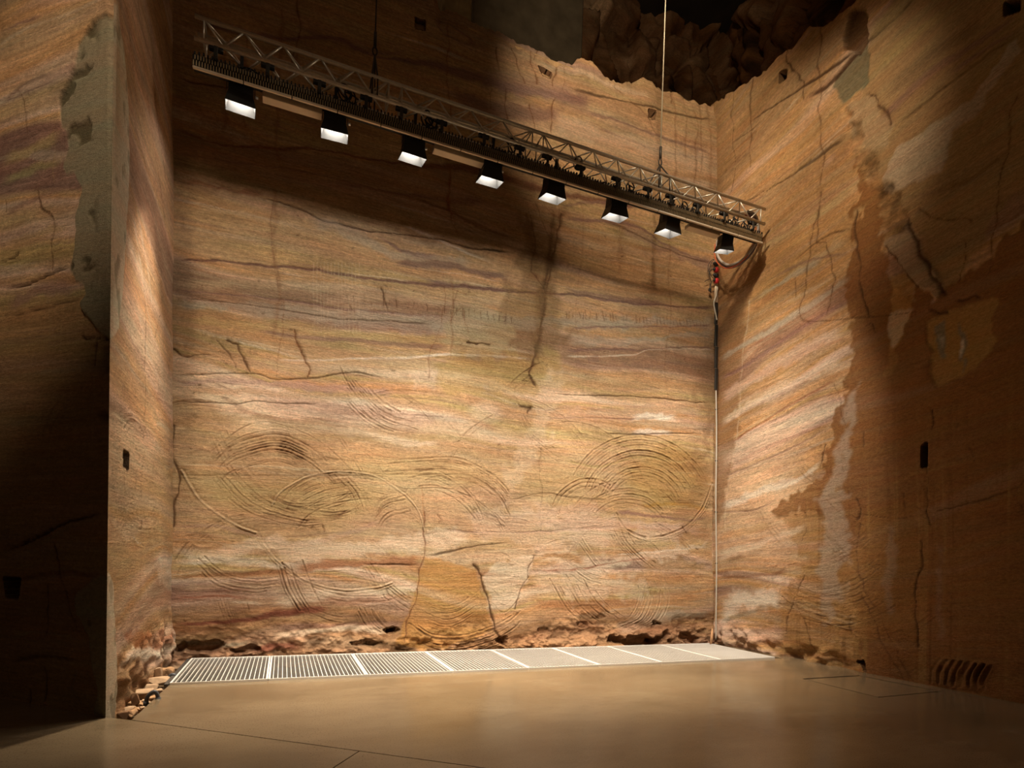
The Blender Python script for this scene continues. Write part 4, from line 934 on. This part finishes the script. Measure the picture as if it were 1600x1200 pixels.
def slab(name, outer, holes=(), top=0.0, thick=.18, m=CONCF):
    loops = [[Vector((p[0], p[1], 0)) for p in outer]]+[[Vector((p[0], p[1], 0)) for p in h] for h in holes]
    tri = geometry.tessellate_polygon(loops); flat = [v for l in loops for v in l]
    bm = bmesh.new(); T = [bm.verts.new((v.x, v.y, top)) for v in flat]; Bt = [bm.verts.new((v.x, v.y, top-thick)) for v in flat]
    for t in tri:
        try: bm.faces.new([T[i] for i in t])
        except ValueError: pass
    k = 0
    for l in loops:
        n = len(l)
        for i in range(n):
            a, b = k+i, k+(i+1) % n
            bm.faces.new([T[a], T[b], Bt[b], Bt[a]])
        k += n
    bmesh.ops.recalc_face_normals(bm, faces=bm.faces)
    for f in bm.faces:
        if abs(f.normal.z) > .9 and f.normal.z < 0: f.normal_flip()
    return link(name, mesh_of(bm, name), m, FLOOR)
def fp(x, y): p = on_floor(x, y); return (p[0], p[1])
j0, j1 = np.array(fp(205, 1125)), np.array(fp(750, 1199)); jd = (j1-j0)/np.linalg.norm(j1-j0); jn = np.array([-jd[1], jd[0]])
if jn[1] < 0: jn = -jn
g = .006
P = lambda t, o: tuple(j0+jd*t+jn*o)
k0 = np.array(fp(559, 1175)); k1 = np.array(fp(520, 1200)); kd = (k1-k0)/np.linalg.norm(k1-k0); ks = (k0-j0) @ jd
kn = np.array([-kd[1], kd[0]])
GY0, GY1 = 7.70, 9.40                      # grating, front and back edge
hat = [fp(1258, 1061), fp(1343, 1056), fp(1466, 1080), fp(1372, 1089)]
hc = np.mean(hat, 0)
grow = lambda q, e: [tuple(np.array(p)+(np.array(p)-hc)/np.linalg.norm(np.array(p)-hc)*e) for p in q]
gl = fp(262, 1073)
slab('slab', [P(0, g), (gl[0], GY0), (8.38, GY0), (8.42, 9.5), (9.3, 9.5), (9.3, 1.0), P(12.5, g)], [grow(hat, .045)])
slab('slab', [P(-.02, -g), P(ks-.005, -g), tuple(k0+kd*9-kn*0+jd*-.005), (-6, -3), (-8, 8.5), (-3.0, 8.5), (-1.60, 6.45)])
slab('slab', [P(ks+.005, -g), P(12.5, -g), (9.3, -3), tuple(k0+kd*9+jd*.005)])
hp = slab('hatch_cover', grow(hat, -.004), top=-.002, thick=.03)

# ================================================================== gratings over the trench
STEEL = mat('galvanised_steel', (.90, .87, .81), .42, .15, noise=(60, .08))
STEELD = mat('galvanised_rod', (.34, .32, .29), .5, .3)
x0, x1 = -1.20, 8.20; xs = [x0]+[x0+1.0+1.2*i for i in range(7)]+[x1+.0]
e = [on_floor(p, q)[0] for p, q in [(421, 1029), (550, 1025), (665, 1022), (767, 1019), (865, 1016), (954, 1014), (1040, 1012)]]
e2 = [on_floor(p, q)[0] for p, q in [(421, 1065), (574, 1058), (710, 1052), (831, 1047), (940, 1042), (1039, 1038), (1129, 1033)]]
xs = [x0]+[(a+b)/2 for a, b in zip(e, e2)]+[x1]
ORD = ['first', 'second', 'third', 'fourth', 'fifth', 'sixth', 'seventh', 'eighth', 'ninth']
depth = GY1-GY0; TOPZ = .028
bm = bmesh.new(); bm_box(bm, (0, 0, -.016), (.007, depth-.02, .032)); barme = mesh_of(bm, 'bar'); barme.materials.append(STEEL)
bm = bmesh.new(); bm_box(bm, (0, 0, -.016), (.020, depth, .034)); endme = mesh_of(bm, 'end_bar'); endme.materials.append(STEEL)
for i in range(len(xs)-1):
    a, b = xs[i]+.004, xs[i+1]-.004; L = b-a
    g = empty('floor_grating', ((a+b)/2, (GY0+GY1)/2, TOPZ))
    who = ('leftmost of the eight floor gratings, beside the left rock wall' if i == 0 else 'rightmost of the eight floor gratings, running into the right corner' if i == len(xs)-2
           else f'{ORD[i]} steel floor grating from the left along the back wall')
    tag(g, who, 'grating', 'steel gratings along the foot of the back wall')
    for s_ in (-1, 1): link('end_bar', endme, None, g, (s_*(L/2-.010), 0, 0))
    nb = int(round(L/.054))
    for k in range(1, nb): link('bar', barme, None, g, (-L/2+L*k/nb, 0, 0))
    for s_ in (-1, 1): box('edge_bar', (0, s_*(depth/2-.005), -.016), (L-.042, .010, .034), STEEL, g, .001)
    bm = bmesh.new()
    for k in range(1, 34): bm_box(bm, (0, -depth/2+depth*k/34, -.012), (L-.04, .006, .006))
    o = link('cross_rods', mesh_of(bm, 'cross_rods'), STEELD, g); o['kind'] = 'stuff'
# trench lining under the gratings
o = box('trim_3', (3.5, 8.6, -.19), (9.7, 2.0, .02), mat('trench_concrete', (.07, .055, .04), .8, noise=(5, .3)), None, .002)
tag(o, 'shallow drain channel beneath the gratings', 'drain', kind='structure')
o = box('trim_4', (x0-.03, (GY0+GY1)/2, -.02), (.05, depth+.02, .08), mat('channel_angle', (.12, .11, .10), .5, .6), None, .004)
tag(o, 'dark steel angle closing the left end of the drain', 'drain edge', kind='structure')

# ================================================================== truss
ALU = mat('truss_aluminium', (.62, .57, .48), .34, .55, noise=(30, .1))
BLK = mat('black_paint', (.012, .011, .010), .5, 0, .35)
BLKM = mat('black_steel', (.03, .027, .023), .45, .3)
TX0, TX1, TYF, TYB, TZT, TZB = -1.205, 7.89, 7.965, 8.235, 8.096, 7.828
TY = 8.10
TR = empty('lighting_truss', ((TX0+TX1)/2, (TYF+TYB)/2, TZB))
tag(TR, 'long square aluminium truss with zigzag bracing hung on two wires', 'truss')
inv = Vector(TR.location)
def tl(p): return Vector(p)-inv
for y in (TYF, TYB):
    for z in (TZT, TZB):
        rod('chord', tl((TX0, y, z)), tl((TX1, y, z)), .025, ALU, TR)
joints = [on_y(616, 130, TY)[0], on_y(836, 190, TY)[0], on_y(1034, 260, TY)[0]]
mods = [TX0+.10]+[v for j in joints for v in (j-.09, j+.09)]+[TX1-.10]
for i in range(0, len(mods), 2):
    a, b = mods[i], mods[i+1]; n = max(2, int(round((b-a)/.25))); n += n % 2; st = (b-a)/n
    for e_ in (a, b):
        for y in (TYF, TYB): rod('end_post', tl((e_, y, TZB)), tl((e_, y, TZT)), .011, ALU, TR)
        for z in (TZT, TZB): rod('end_post', tl((e_, TYF, z)), tl((e_, TYB, z)), .011, ALU, TR)
    for k in range(n):
        p, q = a+st*k, a+st*(k+1); up = k % 2
        rod('brace', tl((p, TYF, TZB if up else TZT)), tl((q, TYF, TZT if up else TZB)), .010, ALU, TR)
        rod('brace', tl((p, TYB, TZT if up else TZB)), tl((q, TYB, TZB if up else TZT)), .010, ALU, TR)
        rod('brace', tl((p, TYF if up else TYB, TZB)), tl((q, TYB if up else TYF, TZB)), .010, ALU, TR)
        rod('brace', tl((p, TYB if up else TYF, TZT)), tl((q, TYF if up else TYB, TZT)), .010, ALU, TR)

# ------------------------------------------------------------------ nozzle bar hung under the truss
BRASS = mat('nozzle_brass', (.34, .25, .14), .4, .7)
PALE = mat('pale_enamel', (.62, .50, .36), .55, noise=(4, .1))
NB = empty('nozzle_bar', ((TX0+TX1)/2, 8.06, 7.53)); ninv = Vector(NB.location)
tag(NB, 'long dark bar with rows of small nozzles hanging under the truss', 'nozzle bar')
X0, X1 = TX0-.01, TX1+.03; LX = X1-X0
box('housing', (0, .05, .105), (LX, .17, .10), BLK, NB, .006)
nseg = 16
for k in range(nseg):
    box('bottom_strip', (-LX/2+LX*(k+.5)/nseg, -.035, -.012), (LX/nseg-.012, .030, .030), PALE, NB, .003)
for nm, yy, zc, hh, m_ in [('nozzle_row', -.045, .036, .062, BRASS), ('valve_row', -.052, .100, .055, BRASS)]:
    bm = bmesh.new(); n = 290
    for k in range(n):
        x = -LX/2+LX*(k+.5+(.5 if nm == 'valve_row' else 0))/(n+1)
        bm_box(bm, (x, yy, zc), (.013, .020, hh))
    o = link(nm, mesh_of(bm, nm), m_, NB); o['kind'] = 'stuff'
box('back_plate', (0, -.028, .060), (LX, .008, .17), BLK, NB, .002)
bm = bmesh.new(); n = 190
for k in range(n): bm_box(bm, (-LX/2+LX*(k+.5)/n, -.036, .165+.006*(k % 3)), (.018, .018, .03))
o = link('connector_row', mesh_of(bm, 'connector_row'), BLKM, NB); o['kind'] = 'stuff'
for px_ in (337, 418, 499, 572, 627, 690, 756, 812, 855, 907, 963, 1012, 1047, 1090, 1131, 1176):
    x = on_y(px_, 60+(px_-305)*.326+18, 7.975)[0]-ninv.x
    h = empty('hanger', (x, -.10, 0)); h.parent = NB
    zt = TZB-ninv.z
    box('strap', (0, 0, (zt+.13)/2+.02), (.045, .012, zt-.13), BLKM, h, .002)
    box('clamp', (0, .03, zt-.035), (.16, .06, .05), BLK, h, .006)
    box('foot', (0, .045, .145), (.05, .09, .02), BLKM, h, .002)
for a_, b_, k in [((410, 158), (503, 182), 0), ((677, 235), (755, 258), 1), ((1074, 354), (1122, 372), 2), ((1150, 371), (1176, 379), 3)][:3]:
    pa, pb = on_y(*a_, 8.18), on_y(*b_, 8.18); x = (pa[0]+pb[0])/2-ninv.x
    box('junction_box', (x, .13, .0), (pb[0]-pa[0], .13, .07), PALE, NB, .006)
    for s_ in (-1, 1): box('box_bracket', (x+s_*(pb[0]-pa[0])*.35, .13, .048), (.03, .10, .04), BLKM, NB, .002)

# ------------------------------------------------------------------ floodlights
HOT = mat('lamp_glass', (1, 1, 1), .4, emit=(1.0, .93, .82), estr=165)
REFL = mat('reflector', (.92, .90, .86), .35, .2)
LAMPP = [(376, 160), (523, 203), (645, 240), (766, 276), (864, 303), (962, 333), (1045, 358), (1132, 388)]
def frustum(bm, w0, d0, z0, w1, d1, z1):
    a = [bm.verts.new((sx*w0/2, sy*d0/2, z0)) for sx, sy in ((-1, -1), (1, -1), (1, 1), (-1, 1))]
    b = [bm.verts.new((sx*w1/2, sy*d1/2, z1)) for sx, sy in ((-1, -1), (1, -1), (1, 1), (-1, 1))]
    return a, b
def door_mesh(side, w0, d0, z0, w1, d1, z1, t=.006):
    bm = bmesh.new(); a, b = frustum(bm, w0, d0, z0, w1, d1, z1)
    i = side; j = (side+1) % 4
    for k, v in enumerate(a+b):
        pass
    f = bm.faces.new([a[i], a[j], b[j], b[i]])
    for v in list(bm.verts):
        if not v.link_faces: bm.verts.remove(v)
    bmesh.ops.recalc_face_normals(bm, faces=bm.faces)
    c = f.calc_center_median(); n = Vector((c.x, c.y, 0))
    if f.normal.dot(n) < 0: f.normal_flip()
    r = bmesh.ops.solidify(bm, geom=[f], thickness=t); me = mesh_of(bm, 'barn_door'); me.materials.append(BLK); me.materials.append(REFL)
    for p in me.polygons:                       # pale inside, black outside
        if p.normal.dot(n) < -.5 and p.area > .01: p.material_index = 1
    return me
doors = [door_mesh(i, .275, .235, .03, .36, .31, -.13) for i in range(4)]
bm = bmesh.new(); bm_box(bm, (0, 0, .105), (.29, .24, .19), .012); bm_box(bm, (0, 0, .21), (.20, .18, .05), .01)
for k in range(7): bm_box(bm, (-.12+.04*k, 0, .115), (.008, .262, .08))
bodyme = mesh_of(bm, 'lamp_body'); bodyme.materials.append(BLK)
bm = bmesh.new(); bm_box(bm, (0, 0, .006), (.255, .215, .006)); glassme = mesh_of(bm, 'lamp_glass'); glassme.materials.append(HOT)
bm = bmesh.new()
for s_ in (-1, 1): bm_box(bm, (s_*.165, 0, .15), (.008, .03, .22))
bm_box(bm, (0, 0, .262), (.338, .03, .008)); bm_box(bm, (0, 0, .38), (.04, .04, .24))
yokeme = mesh_of(bm, 'yoke'); yokeme.materials.append(BLKM)
knobme = tube_mesh([(.165, 0, .06), (.205, 0, .06)], .016, 10, 'tilt_knob'); knobme.materials.append(REFL)
LY = 8.24
for i, (px_, py_) in enumerate(LAMPP):
    p = on_y(px_, py_, LY); sc = 1.0 if i < 7 else .78
    f = empty('floodlight', (p[0], p[1], p[2]+.06*sc)); f.scale = (sc, sc, sc)
    f.rotation_euler = (math.radians(13), 0, math.radians([4, -3, 2, 0, 3, -2, 4, -12][i]))
    who = ('leftmost black floodlight under the truss, nearest the left rock wall' if i == 0 else 'small rightmost black floodlight under the truss, above the cable loop' if i == 7
           else f'{ORD[i]} black floodlight from the left under the nozzle bar')
    tag(f, who, 'floodlight', 'lit floodlights under the truss')
    link('lamp_body', bodyme, None, f); link('lamp_glass', glassme, None, f); link('yoke', yokeme, None, f); link('tilt_knob', knobme, None, f)
    for d_ in doors: link('barn_door', d_, None, f)
    l = bpy.data.lights.new('floodlight_beam', 'SPOT'); l.energy = 1750 if i < 7 else 550; l.color = (1.0, .86, .66)
    l.spot_size = math.radians(47 if i < 7 else 44); l.spot_blend = 1.0; l.shadow_soft_size = .07
    lo = bpy.data.objects.new('beam', l); C.objects.link(lo); lo.location = (p[0], p[1], p[2]+.03)
    aim = Vector((0, -.10, -1)) if 0 < i < 7 else Vector((-.10 if i == 0 else .12, -.10, -1))
    lo.rotation_euler = aim.to_track_quat('-Z', 'Y').to_euler()

# ================================================================== hanging wires
WIRE = mat('dark_wire', (.05, .04, .03), .5, .4); WIREL = mat('pale_wire', (.55, .47, .33), .5, .4)
def hoist(px0, px1, top, label, m, drop, sp_=.10):
    a = on_y(px1, top, TY); x, y = a[0], TY
    h = empty('hoist_wire', (x, y, TZT)); tag(h, label, 'wire', 'wires carrying the truss')
    link('wire', tube_mesh([(0, 0, drop), (0, 0, 6.5)], .011, 6, 'wire'), m, h)
    link('shackle', tube_mesh([(.03*math.cos(t), 0, drop-.04+.055*math.sin(t)) for t in np.linspace(0, 2*math.pi, 15)], .011, 6, 'shackle'), WIRE, h)
    link('hook', tube_mesh([(0, 0, drop+.22), (0, 0, drop+.02)], .022, 8, 'hook'), WIRE, h)
    for sx in (-1, 1):
        for sy in (-1, 1):
            link('sling_leg', tube_mesh([(0, 0, drop-.09), (sx*sp_, sy*.135, 0), (sx*sp_, sy*.14, -.27)], .012, 6, 'sling_leg'), WIRE, h)
hoist(588, 585, 100, 'dark hoist wire with twisted sling at the left middle of the truss', WIRE, .50, .035)
hoist(1038, 1032, 240, 'pale hoist wire above the right part of the truss', WIREL, .34, .11)

# cable clutter strapped below the truss
CBL = mat('black_cable', (.015, .013, .012), .55); rng = random.Random(12)
CT = empty('truss_cable', (3.5, 8.116, TZB)); tag(CT, 'black cables looped and tied along the underside of the truss', 'cable')
def cable(name, pts, r, m, parent, off): return link(name, tube_mesh(spline([np.array(p)-np.array(off) for p in pts], 7), r, 6, name), m, parent)
off = (3.5, 8.116, TZB)
xx = TX0+.4
while xx < TX1-.8:
    L = min(rng.uniform(.7, 1.3), TX1-.15-xx)
    cable('cable_run', [(xx+L*t, 8.10+rng.uniform(-.06, .08), TZB-.05-rng.uniform(.0, .10)-(.06*math.sin(t*math.pi))) for t in np.linspace(0, 1, 6)], .010, CBL, CT, off)
    xx += L*.85
for px_, py_ in [(540, 145), (548, 152), (668, 185), (675, 190), (800, 228), (905, 255), (985, 292), (1070, 325), (1085, 330), (1140, 352), (1150, 345), (1165, 352)]:
    c = on_y(px_, py_, 8.116)
    cable('cable_coil', [(c[0]+.085*math.cos(t)*rng.uniform(.7, 1.2), 8.116+.05*math.sin(t*1.3), c[2]+.075*math.sin(t)*rng.uniform(.7, 1.2)) for t in np.linspace(0, 4*math.pi, 14)], .010, CBL, CT, off)

# feed bundle drooping from the truss end to the corner
RC = (8.28, 9.36)
GREYC = mat('grey_hose', (.36, .32, .29), .5); PURP = mat('violet_cable', (.16, .115, .13), .5); REDC = mat('red_cable', (.45, .09, .035), .5)
FB = empty('feed_bundle', (8.2, 8.9, 7.5)); tag(FB, 'grey and red feed hoses drooping in a loop from the truss end', 'hose')
off = (8.2, 8.9, 7.5)
def P3(px_, py_, Y): return on_y(px_, py_, Y)
LOOP = [P3(1168, 330, 8.05), P3(1180, 336, 8.08), P3(1185, 355, 8.14), P3(1180, 380, 8.2), P3(1170, 396, 8.3), P3(1155, 409, 8.5), P3(1138, 414, 8.75), P3(1125, 406, 9.0), P3(1120, 392, 9.15), P3(1121, 376, 9.22)]
for k, (dx, dz, m_, r) in enumerate([(0, 0, GREYC, .024), (.03, -.03, PURP, .024), (-.02, -.05, REDC, .010)]):
    cable('hose' if k < 2 else 'red_cable', [np.array(p)+[dx, .02*k, dz] for p in LOOP], r, m_, FB, off)

# corner: socket rail, conduit, wires
CR = empty('socket_rail', (RC[0]-.22, 9.36, 5.6)); cinv = np.array(CR.location)
tag(CR, 'vertical cable rail in the right corner with red and black power sockets', 'socket rail')
def corner_pt(py_, dx=0, Y=9.33): p = on_y(1119, py_, Y); return np.array([p[0]+dx, Y, p[2]])
a_, b_ = corner_pt(404), corner_pt(610)
for k in range(6):
    p = a_+(b_-a_)*k/6; q = a_+(b_-a_)*(k+1)/6; c = (p+q)/2-cinv
    box('rail_section', c, (.07, .03, (p-q)[2]*.985), BLKM if k > 1 else PALE, CR, .004)
SOCKR = mat('red_socket', (.50, .03, .035), .4)
for py_, m_, nm in [(413, BLK, 'black_socket'), (422, SOCKR, 'red_socket'), (431, BLK, 'black_socket'), (439, SOCKR, 'red_socket')]:
    c = corner_pt(py_, 0, 9.29)-cinv; r = .045 if m_ is BLK else .055
    s_ = link(nm, tube_mesh([(0, .03, 0), (0, -.02, -.004), (0, -.035, -.006)], [r*.8, r, r*.85], 12, nm), m_, CR, c)
    link('socket_cap', tube_mesh([(-.055, -.01, 0), (-.075, -.03, -.004)], [.03, .026], 10, 'socket_cap'), BLK, s_)
CONDUIT = mat('grey_conduit', (.50, .46, .38), .5)
CD = empty('corner_conduit', corner_pt(1000, 0, 9.34)); tag(CD, 'thin pale conduit running down the right corner of the room', 'conduit')
pts = [corner_pt(448, .02, 9.27), corner_pt(462, -.0, 9.25), corner_pt(474, -.06, 9.25), corner_pt(486, -.03, 9.27), corner_pt(500, .02, 9.29)]
cable('flexible_end', pts, .014, CONDUIT, CD, CD.location)
cable('pipe', [corner_pt(y, .0+.008*math.sin(y*.03), 9.33) for y in np.linspace(500, 1000, 16)], .013, CONDUIT, CD, CD.location)
for y in (560, 640, 720, 800, 880): box('pipe_clip', corner_pt(y, .008*math.sin(y*.03), 9.34)-np.array(CD.location), (.05, .03, .02), BLKM, CD, .002)
CW = empty('corner_wires', corner_pt(440, -.1, 9.36)); tag(CW, 'tangle of thin black wires on the back wall beside the sockets', 'wire')
for pts in [[(1116, 405), (1112, 410), (1109, 418), (1108, 425), (1112, 432), (1117, 437)], [(1117, 420), (1111, 422), (1108, 428), (1111, 440), (1110, 452)], [(1117, 438), (1112, 440), (1109, 449), (1110, 456), (1117, 455)], [(1118, 408), (1113, 406), (1107, 414), (1106, 425)], [(1109, 436), (1104, 438), (1101, 440)]]:
    cable('wire', [on_y(x, y, 9.38) for x, y in pts], .006, CBL, CW, CW.location)
box('wire_terminal', on_y(1109, 453, 9.37)-np.array(CW.location), (.05, .03, .06), BLK, CW, .004)

# ================================================================== rubble and loose pieces
ST = [mat('stone_tan', (.50, .335, .205), .95, noise=(9, .25), bump=(30, .5, .01)), mat('stone_orange', (.47, .275, .14), .95, noise=(9, .25), bump=(30, .5, .01)), mat('stone_brown', (.26, .14, .07), .95, noise=(9, .25), bump=(30, .5, .01))]
def stone(p, s, m, label, group, seed, rz=0):
    r = random.Random(seed); bm = bmesh.new()
    for _ in range(16):
        v = Vector((r.gauss(0, 1), r.gauss(0, 1), r.gauss(0, 1))).normalized()
        v = Vector((max(-.75, min(.75, v.x)), max(-.75, min(.75, v.y)), max(-.7, min(.7, v.z))))
        bm.verts.new((v.x*s[0], v.y*s[1], v.z*s[2]+s[2]*.6))
    h = bmesh.ops.convex_hull(bm, input=bm.verts)
    bmesh.ops.delete(bm, geom=[v for v in bm.verts if not v.link_faces], context='VERTS')
    bmesh.ops.bevel(bm, geom=list(bm.edges), offset=min(s)*.08, segments=1, affect='EDGES')
    o = link('stone', mesh_of(bm, 'stone'), m); o.location = p; o.rotation_euler = (0, 0, rz)
    return tag(o, label, 'stone', group)
GR = 'sandstone rubble at the foot of the left recess wall'
spec = [  # px, py, size, material, label
    (246, 1068, (.22, .15, .09), 0, 'flat tan slab of rubble next to the grating corner'), (256, 1056, (.12, .10, .12), 1, 'upright orange chunk of rubble behind the grating corner'),
    (236, 1064, (.06, .06, .16), 0, 'tall thin tan chip standing among the rubble'), (224, 1086, (.15, .11, .08), 0, 'tan rubble block beside the grey hose'), (208, 1100, (.06, .05, .12), 2, 'small dark upright stone block in the rubble'),
    (216, 1098, (.13, .07, .05), 1, 'orange rubble chip right of the dark upright stone'), (206, 1114, (.20, .06, .06), 1, 'long orange sliver lying along the slab edge'), (194, 1119, (.09, .07, .07), 2, 'dark brown stone at the foot of the mortar edge'),
    (242, 1090, (.12, .05, .05), 1, 'orange chip under the grey hose'), (266, 1050, (.09, .09, .08), 1, 'reddish lump of rubble in the corner behind the drain end'), (234, 1076, (.12, .09, .07), 0, None), (250, 1080, (.10, .07, .05), 0, None), (228, 1096, (.09, .06, .05), 0, None),
    (200, 1108, (.08, .06, .05), 0, None), (212, 1108, (.09, .05, .05), 1, None), (240, 1058, (.08, .06, .07), 2, None), (262, 1062, (.08, .05, .05), 0, None), (220, 1106, (.07, .04, .04), 0, None)]
for i, (x, y, s_, m_, lb) in enumerate(spec):
    p = on_floor(x, y, -.06); p[0] = max(p[0], -1.42)
    stone((p[0], p[1], -.10), s_, ST[m_], lb or 'small loose sandstone chip in the rubble beside the slab', GR, 40+i, i*1.3)
GR2 = 'dim rubble at the foot of the near left wall'
for i, (x, y, s_) in enumerate([(85, 1104, (.10, .07, .05)), (100, 1106, (.07, .06, .04)), (118, 1108, (.12, .07, .06)), (132, 1110, (.09, .06, .05)), (70, 1102, (.06, .05, .04)), (110, 1103, (.08, .06, .05)), (125, 1102, (.10, .06, .05))]):
    p = on_floor(x, y, 0); stone((p[0]-.03, p[1]+.05, -.01), s_, ST[2], 'small dim stone in the rubble under the near left wall', GR2, 80+i, i)
HOSE = mat('dark_hose', (.07, .075, .085), .4)
for lb, pts in [('dark grey hose arching out of the rubble beside the slab', [(228, 1100), (230, 1090), (236, 1083), (242, 1081), (246, 1086), (247, 1094)]), ('short dark hose stub between the rubble and the drain end', [(263, 1064), (265, 1057), (269, 1054), (275, 1056), (276, 1062)])]:
    b0 = on_floor(*pts[0], -.05); t = Vector(b0); q = []
    for x, y in pts: q.append(on_y(x, y, b0[1])-np.array(b0))
    h = empty('drain_hose', b0); tag(h, lb, 'hose')
    link('hose', tube_mesh(spline(q, 6), .020, 10, 'hose'), HOSE, h)
    for k in (0, -1): link('hose_collar', tube_mesh([q[k]-np.array([0, 0, .02]), q[k]+np.array([0, 0, .03])], .026, 10, 'hose_collar'), HOSE, h)
STK = mat('offcut_timber', (.50, .27, .13), .8, noise=(12, .2))
p0 = on_floor(1114, 1009); o = link('timber_stake', tube_mesh([(0, 0, 0), (.03, .01, .18), (.05, .02, .36)], [.03, .035, .02], 4, 'timber_stake'), STK); o.location = (p0[0], 9.30, -.02)
tag(o, 'thin reddish wedge leaning in the right corner beside the grating', 'wedge')
